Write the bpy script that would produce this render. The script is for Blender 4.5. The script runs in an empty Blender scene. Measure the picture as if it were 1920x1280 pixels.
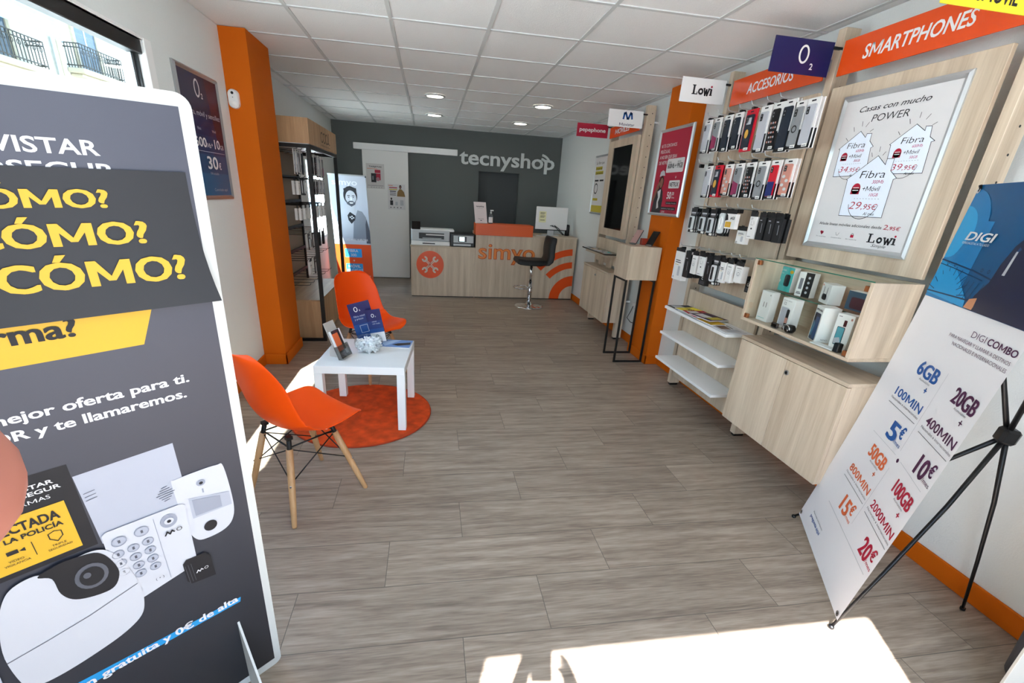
import bpy, bmesh, math, random
from math import sin, cos, pi, radians
from mathutils import Vector, Matrix
random.seed(7)
SC = bpy.context.scene
COL = SC.collection

# ------------------------------------------------------------------ camera, world, sun, daylight, exposure
cam_d = bpy.data.cameras.new('camera')
cam = bpy.data.objects.new('camera', cam_d)
COL.objects.link(cam)
cam_d.sensor_width = 36.0
cam_d.lens = 15.572
cam_d.shift_x, cam_d.shift_y = 0.01064, 0.02415
cam_d.clip_start = 0.004
YAW, PITCH, ROLL = 0.1712, 0.3673, -0.0597
fw = Vector((sin(YAW) * cos(PITCH), cos(YAW) * cos(PITCH), -sin(PITCH)))
r0 = Vector((cos(YAW), -sin(YAW), 0))
d0 = fw.cross(r0)
rt = r0 * cos(ROLL) + d0 * sin(ROLL)
dn = -r0 * sin(ROLL) + d0 * cos(ROLL)
EYE = Vector((0, 0, 1.4786))
cam.matrix_world = Matrix(((rt.x, -dn.x, -fw.x, EYE.x), (rt.y, -dn.y, -fw.y, EYE.y), (rt.z, -dn.z, -fw.z, EYE.z), (0, 0, 0, 1)))
SC.camera = cam

SC.view_settings.view_transform = 'Standard'
SC.view_settings.look = 'None'
SC.view_settings.gamma = 1
SC.view_settings.exposure = 1.06
SC.view_settings.use_curve_mapping = False
SC.cycles.max_bounces = 10
SC.cycles.diffuse_bounces = 6
SC.cycles.use_denoising = True
SC.cycles.sample_clamp_indirect = 6.0

world = bpy.data.worlds.new('daylight_sky')
SC.world = world
world.use_nodes = True
wn, wl = world.node_tree.nodes, world.node_tree.links
wn.clear()
wo = wn.new('ShaderNodeOutputWorld')
wb = wn.new('ShaderNodeBackground')
tc = wn.new('ShaderNodeTexCoord')
sp = wn.new('ShaderNodeSeparateXYZ')
rp = wn.new('ShaderNodeValToRGB')
rp.color_ramp.elements[0].position = 0.0
rp.color_ramp.elements[0].color = (0.76, 0.91, 1.0, 1)
rp.color_ramp.elements[1].position = 0.8
rp.color_ramp.elements[1].color = (0.30, 0.52, 0.92, 1)
wl.new(tc.outputs['Generated'], sp.inputs[0])
wl.new(sp.outputs[2], rp.inputs[0])
wl.new(rp.outputs[0], wb.inputs[0])
wl.new(wb.outputs[0], wo.inputs[0])
wb.inputs[1].default_value = 3.6

def lamp(name, kind, loc, energy, color=(1, 1, 1), direction=None, **kw):
    d = bpy.data.lights.new(name, kind)
    d.energy = energy
    d.color = color
    for k_, v_ in kw.items():
        setattr(d, k_, v_)
    o = bpy.data.objects.new(name, d)
    COL.objects.link(o)
    o.location = loc
    if direction is not None:
        o.rotation_euler = Vector(direction).to_track_quat('-Z', 'Y').to_euler()
    return o

SUN_EL = radians(52.0)
sun_dir = Vector((0.353 * cos(SUN_EL), 0.936 * cos(SUN_EL), -sin(SUN_EL)))
lamp('sun', 'SUN', (-4, -10, 14), 27.0, (0.98, 0.98, 1.0), sun_dir, angle=radians(0.55))
# sky portals in the real openings: they emit nothing, they only steer sampling of the sky
def portal(name, loc, direction, sx, sy):
    o = lamp(name, 'AREA', loc, 1.0, direction=direction, shape='RECTANGLE', size=sx, size_y=sy)
    o.data.cycles.is_portal = True
    return o
portal('sky_portal_door', (0.15, -0.62, 1.2), (0, 1, 0), 3.8, 2.4)
portal('sky_portal_window', (-1.56, 1.9, 1.55), (1, 0, 0), 2.1, 1.3)

# ------------------------------------------------------------------ materials
def srgb(h):
    h = h.lstrip('#')
    c = [int(h[i:i + 2], 16) / 255 for i in (0, 2, 4)]
    return tuple(x / 12.92 if x <= 0.04045 else ((x + 0.055) / 1.055) ** 2.4 for x in c)

MATS = {}
def mat(name, color, rough=0.5, metal=0.0, emit=0.0, trans=0.0, ior=1.45, vary=0.0, bump=0.0, scale=60.0, coat=0.0, spec=None):
    """Principled material; a little procedural noise drives colour and bump."""
    if name in MATS:
        return MATS[name]
    m = bpy.data.materials.new(name)
    m.use_nodes = True
    nt = m.node_tree
    b = nt.nodes['Principled BSDF']
    c = srgb(color) if isinstance(color, str) else color
    b.inputs['Base Color'].default_value = (*c, 1)
    b.inputs['Roughness'].default_value = rough
    b.inputs['Metallic'].default_value = metal
    b.inputs['IOR'].default_value = ior
    if trans:
        b.inputs['Transmission Weight'].default_value = trans
    if coat:
        b.inputs['Coat Weight'].default_value = coat
    if spec is not None:
        b.inputs['Specular IOR Level'].default_value = spec
    if emit:
        b.inputs['Emission Color'].default_value = (*c, 1)
        b.inputs['Emission Strength'].default_value = emit
    if vary or bump:
        t = nt.nodes.new('ShaderNodeTexCoord')
        n = nt.nodes.new('ShaderNodeTexNoise')
        n.inputs['Scale'].default_value = scale
        n.inputs['Detail'].default_value = 4
        nt.links.new(t.outputs['Object'], n.inputs['Vector'])
        if vary:
            hs = nt.nodes.new('ShaderNodeHueSaturation')
            hs.inputs['Color'].default_value = (*c, 1)
            mr = nt.nodes.new('ShaderNodeMapRange')
            mr.inputs['To Min'].default_value = 1 - vary
            mr.inputs['To Max'].default_value = 1 + vary
            nt.links.new(n.outputs['Fac'], mr.inputs['Value'])
            nt.links.new(mr.outputs[0], hs.inputs['Value'])
            nt.links.new(hs.outputs[0], b.inputs['Base Color'])
        if bump:
            bp = nt.nodes.new('ShaderNodeBump')
            bp.inputs['Strength'].default_value = bump
            bp.inputs['Distance'].default_value = 0.004
            nt.links.new(n.outputs['Fac'], bp.inputs['Height'])
            nt.links.new(bp.outputs[0], b.inputs['Normal'])
    MATS[name] = m
    return m

def N(nt, kind, **kw):
    n = nt.nodes.new(kind)
    for k_, v_ in kw.items():
        setattr(n, k_, v_)
    return n
def MATH(nt, op, a, b=None):
    n = nt.nodes.new('ShaderNodeMath')
    n.operation = op
    for i, s in enumerate((a, b)):
        if s is None:
            continue
        if isinstance(s, (int, float)):
            n.inputs[i].default_value = s
        else:
            nt.links.new(s, n.inputs[i])
    return n.outputs[0]

def wood(name, c1, c2, axis, rough=0.45, s=1.0):
    """Wood laminate; grain runs along axis."""
    m = bpy.data.materials.new(name)
    m.use_nodes = True
    nt = m.node_tree
    b = nt.nodes['Principled BSDF']
    b.inputs['Roughness'].default_value = rough
    t = N(nt, 'ShaderNodeTexCoord')
    mp = N(nt, 'ShaderNodeMapping')
    sc = [26 * s, 26 * s, 26 * s]
    sc[axis] = 1.3 * s
    mp.inputs['Scale'].default_value = sc
    nt.links.new(t.outputs['Object'], mp.inputs['Vector'])
    n1 = N(nt, 'ShaderNodeTexNoise')
    n1.inputs['Scale'].default_value = 0.55
    n1.inputs['Detail'].default_value = 8
    n1.inputs['Distortion'].default_value = 0.4
    n2 = N(nt, 'ShaderNodeTexNoise')
    n2.inputs['Scale'].default_value = 5.0
    n2.inputs['Detail'].default_value = 5
    nt.links.new(mp.outputs[0], n1.inputs['Vector'])
    nt.links.new(mp.outputs[0], n2.inputs['Vector'])
    f = MATH(nt, 'ADD', MATH(nt, 'MULTIPLY', n1.outputs['Fac'], 0.72), MATH(nt, 'MULTIPLY', n2.outputs['Fac'], 0.28))
    r = N(nt, 'ShaderNodeValToRGB')
    r.color_ramp.elements[0].position = 0.36
    r.color_ramp.elements[0].color = (*srgb(c2), 1)
    r.color_ramp.elements[1].position = 0.64
    r.color_ramp.elements[1].color = (*srgb(c1), 1)
    nt.links.new(f, r.inputs[0])
    nt.links.new(r.outputs[0], b.inputs['Base Color'])
    MATS[name] = m
    return m

WOODV = wood('ash_laminate_upright', '#D6C5AE', '#B8A48D', 2)
WOODY = wood('ash_laminate_along', '#CFBEA7', '#AE9B85', 1)
WOODX = wood('ash_laminate_across', '#CFBEA7', '#AE9B85', 0)
OAKV = wood('oak_laminate_upright', '#C6A178', '#A37F58', 2)
OAKY = wood('oak_laminate_along', '#B8956C', '#96744F', 1)
BEECH = wood('beech_leg_wood', '#C99F72', '#AC8055', 2, 0.4)

def floor_material():
    m = bpy.data.materials.new('wood_look_floor_tile')
    m.use_nodes = True
    nt = m.node_tree
    b = nt.nodes['Principled BSDF']
    t = N(nt, 'ShaderNodeTexCoord')
    s = N(nt, 'ShaderNodeSeparateXYZ')
    nt.links.new(t.outputs['Object'], s.inputs[0])
    PW, PL = 0.2484, 0.945
    v = MATH(nt, 'DIVIDE', MATH(nt, 'SUBTRACT', s.outputs[1], 0.8756), PW)
    row = MATH(nt, 'FLOOR', v)
    fv = MATH(nt, 'SUBTRACT', v, row)
    xo = MATH(nt, 'ADD', 0.115, MATH(nt, 'MULTIPLY', row, 0.3255))
    u = MATH(nt, 'DIVIDE', MATH(nt, 'SUBTRACT', s.outputs[0], xo), PL)
    cx = MATH(nt, 'FLOOR', u)
    fu = MATH(nt, 'SUBTRACT', u, cx)
    du = MATH(nt, 'MULTIPLY', MATH(nt, 'MINIMUM', fu, MATH(nt, 'SUBTRACT', 1.0, fu)), PL)
    dv = MATH(nt, 'MULTIPLY', MATH(nt, 'MINIMUM', fv, MATH(nt, 'SUBTRACT', 1.0, fv)), PW)
    joint = MATH(nt, 'LESS_THAN', MATH(nt, 'MINIMUM', du, dv), 0.0013)
    cb = N(nt, 'ShaderNodeCombineXYZ')
    nt.links.new(cx, cb.inputs[0])
    nt.links.new(row, cb.inputs[1])
    wnz = N(nt, 'ShaderNodeTexWhiteNoise')
    wnz.noise_dimensions = '2D'
    nt.links.new(cb.outputs[0], wnz.inputs['Vector'])
    # grain, shifted per plank
    cb2 = N(nt, 'ShaderNodeCombineXYZ')
    nt.links.new(MATH(nt, 'ADD', MATH(nt, 'MULTIPLY', s.outputs[0], 2.0), MATH(nt, 'MULTIPLY', wnz.outputs['Value'], 37.0)), cb2.inputs[0])
    nt.links.new(MATH(nt, 'MULTIPLY', s.outputs[1], 26.0), cb2.inputs[1])
    nt.links.new(MATH(nt, 'MULTIPLY', wnz.outputs['Value'], 11.0), cb2.inputs[2])
    g1 = N(nt, 'ShaderNodeTexNoise')
    g1.inputs['Scale'].default_value = 1.1
    g1.inputs['Detail'].default_value = 7
    g1.inputs['Distortion'].default_value = 0.7
    g2 = N(nt, 'ShaderNodeTexNoise')
    g2.inputs['Scale'].default_value = 6.0
    g2.inputs['Detail'].default_value = 6
    for g in (g1, g2):
        nt.links.new(cb2.outputs[0], g.inputs['Vector'])
    f = MATH(nt, 'ADD', MATH(nt, 'MULTIPLY', g1.outputs['Fac'], 0.6), MATH(nt, 'MULTIPLY', g2.outputs['Fac'], 0.4))
    r = N(nt, 'ShaderNodeValToRGB')
    e = r.color_ramp.elements
    e[0].position, e[0].color = 0.33, (*srgb('#75665A'), 1)
    e[1].position, e[1].color = 0.68, (*srgb('#B1A191'), 1)
    x = r.color_ramp.elements.new(0.5)
    x.color = (*srgb('#978777'), 1)
    nt.links.new(f, r.inputs[0])
    hs = N(nt, 'ShaderNodeHueSaturation')
    nt.links.new(r.outputs[0], hs.inputs['Color'])
    nt.links.new(MATH(nt, 'ADD', 0.91, MATH(nt, 'MULTIPLY', wnz.outputs['Value'], 0.16)), hs.inputs['Value'])
    mx = N(nt, 'ShaderNodeMix')
    mx.data_type = 'RGBA'
    nt.links.new(joint, mx.inputs[0])
    nt.links.new(hs.outputs[0], mx.inputs[6])
    mx.inputs[7].default_value = (*srgb('#5E554D'), 1)
    nt.links.new(mx.outputs[2], b.inputs['Base Color'])
    b.inputs['Roughness'].default_value = 0.42
    bp = N(nt, 'ShaderNodeBump')
    bp.inputs['Strength'].default_value = 0.25
    bp.inputs['Distance'].default_value = 0.002
    nt.links.new(f, bp.inputs['Height'])
    nt.links.new(bp.outputs[0], b.inputs['Normal'])
    return m
FLOOR = floor_material()

WALL = mat('white_stucco', '#E0E3E1', 0.85, bump=0.35, scale=140)
WALLG = mat('grey_painted_wall', '#5E6361', 0.8, bump=0.15, scale=120)
RECESS = mat('dark_grey_recess', '#474B4D', 0.8, bump=0.1, scale=120)  # recess back, a darker grey than the wall around it
ORW = mat('orange_painted_plaster', '#CB6100', 0.7, spec=0.25, bump=0.12, scale=120)
CEIL = mat('mineral_ceiling_tile', '#EDEEED', 0.9, vary=0.05, bump=0.5, scale=260)
TBAR = mat('white_ceiling_bar', '#CDD0CF', 0.55)
WHITE = mat('white_lacquer', '#EDEDEC', 0.35)
WHITEM = mat('white_matt', '#E9E8E5', 0.7)
PAPER = mat('white_paper', '#DAD8D8', 0.55)
CARD = mat('white_board_edge', '#C4C5C1', 0.5)
BLACK = mat('black_plastic', '#0D0D0F', 0.4)
BLACKM = mat('black_powder_coat', '#141210', 0.5)
INK = mat('black_ink', '#17161A', 0.6)
GREYI = mat('grey_ink', '#77777C', 0.6)
LGREY = mat('light_grey_ink', '#B9BBC0', 0.6)
DGREY = mat('charcoal_print', '#191A1F', 0.5)
SLATE = mat('slate_grey_print', '#6F7280', 0.5)
YEL = mat('yellow_print', '#CFA224', 0.5)
BRYEL = mat('bright_yellow_print', '#F6E52A', 0.45)
BLUEU = mat('blue_underline_print', '#1F8FCB', 0.5)
OR = mat('orange_print', '#E8500C', 0.35)
ORG = mat('orange_sign_gloss', '#E24C06', 0.18, coat=0.3)
ORP = mat('orange_polypropylene', '#F24E00', 0.45, spec=0.3)
RED = mat('red_print', '#C9203A', 0.45)
CRIM = mat('crimson_print', '#B01436', 0.5)
MAG = mat('magenta_print', '#B52566', 0.5)
PLUM = mat('plum_print', '#4B1B45', 0.5)
NAVY = mat('navy_print', '#171450', 0.4)
BLUE = mat('blue_print', '#1556A0', 0.45)
SKYB = mat('sky_blue_print', '#2FA0DD', 0.45)
TEAL = mat('teal_print', '#45B3B0', 0.45)
ORTX = mat('salmon_orange_print', '#DE6A3C', 0.5)
ALU = mat('brushed_aluminium', '#AEB1B3', 0.32, metal=0.85)
ALUW = mat('pale_aluminium', '#C9CCCE', 0.3, metal=0.55)
CHROME = mat('chrome', '#D8D8DA', 0.08, metal=1.0)
COPPER = mat('copper_clip', '#A8683F', 0.35, metal=0.7)
GLASS = mat('clear_glass', '#EAF5F0', 0.02, trans=1.0, ior=1.25)
GLASSE = mat('green_glass_edge', '#2E6B58', 0.2)
SMOKE = mat('smoked_glass', '#1C201F', 0.08)
CLEARP = mat('clear_plastic', '#E9ECEE', 0.08, trans=0.92, ior=1.2)
GREYP = mat('grey_acrylic', '#B9B4AE', 0.2)
SCREEN = mat('black_screen', '#050506', 0.06)
LEATHER = mat('black_leatherette', '#080808', 0.5, bump=0.2, scale=300)
SKIN = mat('skin', '#B67768', 0.5, vary=0.05, scale=30)
RUGM = mat('orange_rug_pile', '#CF470D', 0.95, vary=0.75, bump=0.8, scale=13)
RUGE = mat('orange_rug_binding', '#A83408', 0.8)

# ------------------------------------------------------------------ building helpers
class Frame:
    """A plane in the room: origin o, a runs along u, b along v, d out of it along n."""
    def __init__(self, o, u, v, n=None):
        self.o, self.u, self.v = Vector(o), Vector(u).normalized(), Vector(v).normalized()
        self.n = Vector(n).normalized() if n is not None else self.u.cross(self.v).normalized()
    def p(self, a, b, d=0.0):
        return self.o + self.u * a + self.v * b + self.n * d

TEXT, GLYPH = {}, {}
def glyph_mesh(c, bold, shear):
    cu = bpy.data.curves.new('lettering', 'FONT')
    cu.body = c
    cu.size = 1.0
    cu.offset = bold
    cu.shear = shear
    cu.resolution_u = 3
    o = bpy.data.objects.new('lettering', cu)
    COL.objects.link(o)
    dg = bpy.context.evaluated_depsgraph_get()
    me = bpy.data.meshes.new_from_object(o.evaluated_get(dg))
    vs = [(v.co.x, v.co.y) for v in me.vertices]
    fs = [tuple(p.vertices) for p in me.polygons]
    bpy.data.objects.remove(o)
    bpy.data.curves.remove(cu)
    bpy.data.meshes.remove(me)
    return vs, fs
def glyph(c, bold, shear):
    """Outline and advance of one character; the capital M is drawn with upright stems."""
    key = (c, round(bold, 4), round(shear, 3))
    if key in GLYPH:
        return GLYPH[key]
    stem = glyph_mesh('I', 0, 0)[0]
    xs, H = [v[0] for v in stem], max(v[1] for v in stem)
    both = glyph_mesh(c + 'I', 0, 0)[0]
    adv = max(v[0] for v in both) - max(xs)
    vs, fs = glyph_mesh(c, bold, shear) if c.strip() else ([], [])
    if c == 'M':
        w, t = .80, .105 + 2 * bold
        l, adv = .09 - bold, .98
        r = l + w + 2 * bold
        m = (l + r) / 2
        k = t * 1.12
        vs = [(l, 0), (l + t, 0), (l + t, H), (l, H), (r - t, 0), (r, 0), (r, H), (r - t, H), (l, H), (l + k, H), (m + k * .32, H * .18), (m - k * .32, H * .18), (r - k, H), (r, H)]
        fs = [(0, 1, 2, 3), (4, 5, 6, 7), (11, 10, 9, 8), (11, 10, 13, 12)]
        vs = [(x + y * shear, y) for x, y in vs]
    GLYPH[key] = (vs, fs, adv)
    return GLYPH[key]
def text_shape(s, bold, shear):
    key = (s, round(bold, 4), round(shear, 3))
    if key not in TEXT:
        vs, fs, x = [], [], 0.0
        for c in s:
            v, f, adv = glyph(c, bold, shear)
            k = len(vs)
            vs += [(a + x, b) for a, b in v]
            fs += [tuple(i + k for i in q) for q in f]
            x += adv
        TEXT[key] = (vs, fs, min([v[0] for v in vs] or [0]), max([v[0] for v in vs] or [1]))
    return TEXT[key]

class MB:
    """Collects shapes (in room coordinates or in a thing's own) and links them as ONE mesh object."""
    def __init__(self):
        self.v, self.f, self.m, self.s, self.mats = [], [], [], [], []
    def mi(self, m):
        if m not in self.mats:
            self.mats.append(m)
        return self.mats.index(m)
    def add(self, vs, fs, m, smooth=False):
        k, i = len(self.v), self.mi(m)
        self.v += [tuple(x) for x in vs]
        for f in fs:
            self.f.append(tuple(k + j for j in f))
            self.m.append(i)
            self.s.append(smooth)
        return self
    def hexa(self, c, m):
        return self.add(c, [(0, 3, 2, 1), (4, 5, 6, 7), (0, 1, 5, 4), (1, 2, 6, 5), (2, 3, 7, 6), (3, 0, 4, 7)], m)
    def fbox(self, F, a0, a1, b0, b1, d0_, d1, m, c=0.0):
        """Box in a frame, with chamfered edges when c > 0."""
        if c <= 0:
            return self.hexa([F.p(a0, b0, d0_), F.p(a1, b0, d0_), F.p(a1, b1, d0_), F.p(a0, b1, d0_), F.p(a0, b0, d1), F.p(a1, b0, d1), F.p(a1, b1, d1), F.p(a0, b1, d1)], m)
        c = min(c, abs(a1 - a0) * .45, abs(b1 - b0) * .45, abs(d1 - d0_) * .45)
        lo, hi = (a0, b0, d0_), (a1, b1, d1)
        bm = bmesh.new()
        for ix in (0, 1):
            for iy in (0, 1):
                for iz in (0, 1):
                    e = [hi[0] if ix else lo[0], hi[1] if iy else lo[1], hi[2] if iz else lo[2]]
                    sg = (-1 if ix else 1, -1 if iy else 1, -1 if iz else 1)
                    for ax in range(3):
                        q = list(e)
                        for o_ in range(3):
                            if o_ != ax:
                                q[o_] += sg[o_] * c
                        bm.verts.new(q)
        r = bmesh.ops.convex_hull(bm, input=bm.verts)
        bmesh.ops.dissolve_limit(bm, angle_limit=0.02, verts=bm.verts, edges=bm.edges)
        bmesh.ops.recalc_face_normals(bm, faces=bm.faces)
        bm.verts.index_update()
        vs = [F.p(*v.co) for v in bm.verts]
        fs = [tuple(v.index for v in f.verts) for f in bm.faces]
        bm.free()
        return self.add(vs, fs, m)
    def box(self, x0, x1, y0, y1, z0, z1, m, c=0.0):
        return self.fbox(WF, x0, x1, y0, y1, z0, z1, m, c)
    # flat printing and sheet shapes on a frame
    def rect(self, F, a0, a1, b0, b1, d, m):
        return self.add([F.p(a0, b0, d), F.p(a1, b0, d), F.p(a1, b1, d), F.p(a0, b1, d)], [(0, 1, 2, 3)], m)
    def poly(self, F, pts, d, m):
        return self.add([F.p(a, b, d) for a, b in pts], [tuple(range(len(pts)))], m)
    def ell(self, F, a, b, ra, rb, d, m, n=20, t0=0.0, t1=2 * pi):
        return self.poly(F, [(a + ra * cos(t0 + (t1 - t0) * i / n), b + rb * sin(t0 + (t1 - t0) * i / n)) for i in range(n if abs(t1 - t0 - 2 * pi) < .01 else n + 1)], d, m)
    def rrect(self, F, a0, a1, b0, b1, r, d, m, n=5):
        return self.poly(F, rr(a0, a1, b0, b1, r, n), d, m)
    def line(self, F, pts, w, d, m, closed=False):
        q = list(pts) + ([pts[0]] if closed else [])
        for (x0, y0), (x1, y1) in zip(q, q[1:]):
            L = math.hypot(x1 - x0, y1 - y0) or 1e-6
            ex, ey = (x1 - x0) / L * w * .5, (y1 - y0) / L * w * .5
            self.add([F.p(x0 - ex + ey, y0 - ey - ex, d), F.p(x1 + ex + ey, y1 + ey - ex, d), F.p(x1 + ex - ey, y1 + ey + ex, d), F.p(x0 - ex - ey, y0 - ey + ex, d)], [(0, 1, 2, 3)], m)
        return self
    def arc(self, F, a, b, r0_, r1_, t0, t1, d, m, n=16, d2=None):
        A = [(a + r1_ * cos(t0 + (t1 - t0) * i / n), b + r1_ * sin(t0 + (t1 - t0) * i / n)) for i in range(n + 1)]
        B = [(a + r0_ * cos(t0 + (t1 - t0) * i / n), b + r0_ * sin(t0 + (t1 - t0) * i / n)) for i in range(n + 1)]
        for i in range(n):
            if d2 is None:
                self.add([F.p(*A[i], d), F.p(*A[i + 1], d), F.p(*B[i + 1], d), F.p(*B[i], d)], [(0, 1, 2, 3)], m)
            else:
                self.hexa([F.p(*A[i], d), F.p(*A[i + 1], d), F.p(*B[i + 1], d), F.p(*B[i], d), F.p(*A[i], d2), F.p(*A[i + 1], d2), F.p(*B[i + 1], d2), F.p(*B[i], d2)], m)
        return self
    def text(self, F, s, a, b, h, m, w=None, al='l', bold=0.0, shear=0.0, d=0.0008, thick=0.0, wmax=None):
        """Lettering with cap height h; w sets its width."""
        fat = max(0.0, bold - 0.016)
        vs, fs, x0, x1 = text_shape(s, min(bold, 0.016), shear)
        x0, x1 = x0 - fat, x1 + fat
        sy = h / 0.72
        sx = sy if w is None else w / max(1e-6, x1 - x0)
        W = (x1 - x0) * sx
        off = a - (0 if al == 'l' else W / 2 if al == 'c' else W)
        if fat:          # heavier strokes: two more copies, a hair above, shifted sideways
            for c, dx_ in ((1, -fat), (2, fat)):
                self.add([F.p(off + (x - x0 + dx_) * sx, b + y * sy, d + c * .00012) for x, y in vs], fs, m)
        P2 = [(off + (x - x0) * sx, b + y * sy) for x, y in vs]
        self.add([F.p(x, y, d) for x, y in P2], fs, m)
        if thick:
            edges = {}
            for f in fs:
                for i in range(len(f)):
                    e = (f[i], f[(i + 1) % len(f)])
                    if (e[1], e[0]) in edges:
                        del edges[(e[1], e[0])]
                    else:
                        edges[e] = 1
            k = len(P2)
            self.add([F.p(x, y, d) for x, y in P2] + [F.p(x, y, d - thick) for x, y in P2], [(e[1], e[0], e[0] + k, e[1] + k) for e in edges], m)
        return self
    # solids
    def prism(self, F, pts, d0_, d1, m):
        k = len(pts)
        vs = [F.p(a, b, d0_) for a, b in pts] + [F.p(a, b, d1) for a, b in pts]
        fs = [tuple(range(k - 1, -1, -1)), tuple(range(k, 2 * k))] + [(i, (i + 1) % k, k + (i + 1) % k, k + i) for i in range(k)]
        return self.add(vs, fs, m)
    def cyl(self, p0, p1, r, m, r1=None, n=16, smooth=True):
        p0, p1 = Vector(p0), Vector(p1)
        r1 = r if r1 is None else r1
        ax = (p1 - p0).normalized()
        t = ax.orthogonal().normalized()
        b_ = ax.cross(t)
        vs = [p0 + (t * cos(2 * pi * i / n) + b_ * sin(2 * pi * i / n)) * r for i in range(n)] + [p1 + (t * cos(2 * pi * i / n) + b_ * sin(2 * pi * i / n)) * r1 for i in range(n)]
        self.add(vs, [(i, (i + 1) % n, n + (i + 1) % n, n + i) for i in range(n)], m, smooth)
        k = len(self.v) - 2 * n
        i_ = self.mi(m)
        self.f += [tuple(k + j for j in range(n - 1, -1, -1)), tuple(k + n + j for j in range(n))]
        self.m += [i_, i_]
        self.s += [False, False]
        return self
    def tube(self, pts, r, m, n=8):
        pts = [Vector(p) for p in pts]
        rings, prev = [], None
        for i, p in enumerate(pts):
            t = (pts[min(i + 1, len(pts) - 1)] - pts[max(i - 1, 0)]).normalized()
            x = t.orthogonal().normalized() if prev is None else (prev - t * prev.dot(t)).normalized()
            prev = x
            y = t.cross(x)
            rad = r[i] if isinstance(r, (list, tuple)) else r
            rings.append([p + (x * cos(2 * pi * j / n) + y * sin(2 * pi * j / n)) * rad for j in range(n)])
        vs = [q for ring in rings for q in ring]
        fs = [(i * n + j, i * n + (j + 1) % n, (i + 1) * n + (j + 1) % n, (i + 1) * n + j) for i in range(len(pts) - 1) for j in range(n)]
        L = len(pts) - 1
        fs += [tuple(range(n - 1, -1, -1)), tuple(L * n + j for j in range(n))]
        return self.add(vs, fs, m, True)
    def lathe(self, c, prof, m, n=32, axis='z'):
        c = Vector(c)
        vs, fs = [], []
        for r, h in prof:
            for j in range(n):
                a = 2 * pi * j / n
                if axis == 'z':
                    vs.append(c + Vector((r * cos(a), r * sin(a), h)))
                else:
                    vs.append(c + Vector((r * cos(a), h, r * sin(a))))
        for i in range(len(prof) - 1):
            for j in range(n):
                fs.append((i * n + j, i * n + (j + 1) % n, (i + 1) * n + (j + 1) % n, (i + 1) * n + j))
        return self.add(vs, fs, m, True)
    def grid(self, P, m, smooth=True, close=False):
        """Surface through rows of points."""
        R, C_ = len(P), len(P[0])
        vs = [q for row in P for q in row]
        fs = [(i * C_ + j, i * C_ + j + 1, (i + 1) * C_ + j + 1, (i + 1) * C_ + j) for i in range(R - 1) for j in range(C_ - 1)]
        return self.add(vs, fs, m, smooth)
    def build(self, name, parent=None):
        me = bpy.data.meshes.new(name)
        vs = self.v
        M = None
        if parent is not None:
            M = WM[parent.name].inverted()
            vs = [M @ Vector(q) for q in vs]
        me.from_pydata(vs, [], self.f)
        for m in self.mats:
            me.materials.append(m)
        me.polygons.foreach_set('material_index', self.m)
        me.polygons.foreach_set('use_smooth', self.s)
        me.update()
        o = bpy.data.objects.new(name, me)
        COL.objects.link(o)
        if parent is not None:
            o.parent = parent
            WM[o.name] = WM[parent.name]
        else:
            WM[o.name] = Matrix.Identity(4)
        return o

WM = {}
WF = Frame((0, 0, 0), (1, 0, 0), (0, 1, 0), (0, 0, 1))
def rr(a0, a1, b0, b1, r, n=5):
    pts = []
    for cx, cy, t in ((a1 - r, b0 + r, -pi / 2), (a1 - r, b1 - r, 0), (a0 + r, b1 - r, pi / 2), (a0 + r, b0 + r, pi)):
        pts += [(cx + r * cos(t + pi / 2 * i / n), cy + r * sin(t + pi / 2 * i / n)) for i in range(n + 1)]
    return pts
def smooth(pts, k=5):
    """Closed curve through the points."""
    n, out = len(pts), []
    for i in range(n):
        p0, p1, p2, p3 = (pts[(i + j) % n] for j in (-1, 0, 1, 2))
        for s_ in range(k):
            t = s_ / k
            out.append(tuple(.5 * (2 * p1[c] + (p2[c] - p0[c]) * t + (2 * p0[c] - 5 * p1[c] + 4 * p2[c] - p3[c]) * t * t + (3 * p1[c] - p0[c] - 3 * p2[c] + p3[c]) * t ** 3) for c in (0, 1)))
    return out
def tag(o, label, cat, group=None, kind=None):
    if label:
        o['label'] = label
    if cat:
        o['category'] = cat
    if group:
        o['group'] = group
    if kind:
        o['kind'] = kind
    return o
def thing(name, label, cat, loc=(0, 0, 0), rz=0.0, group=None):
    o = bpy.data.objects.new(name, None)
    o.empty_display_size = 0.05
    COL.objects.link(o)
    o.location = loc
    o.rotation_euler = (0, 0, rz)
    WM[o.name] = Matrix.Translation(Vector(loc)) @ Matrix.Rotation(rz, 4, 'Z')
    return tag(o, label, cat, group)
def local(o):
    """Build the following parts in the thing's own coordinates."""
    WM[o.name] = Matrix.Identity(4)
    return o
def dup(root, loc, rz, label=None, group=None):
    r = root.copy()
    COL.objects.link(r)
    r.location = loc
    r.rotation_euler = (0, 0, rz)
    if label:
        r['label'] = label
    if group:
        r['group'] = group
    for ch in list(root.children):
        c = ch.copy()
        COL.objects.link(c)
        c.parent = r
        for g in list(ch.children):
            d = g.copy()
            COL.objects.link(d)
            d.parent = c
    return r
def struct(name, mb):
    o = mb.build(name)
    o['kind'] = 'structure'
    return o
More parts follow.
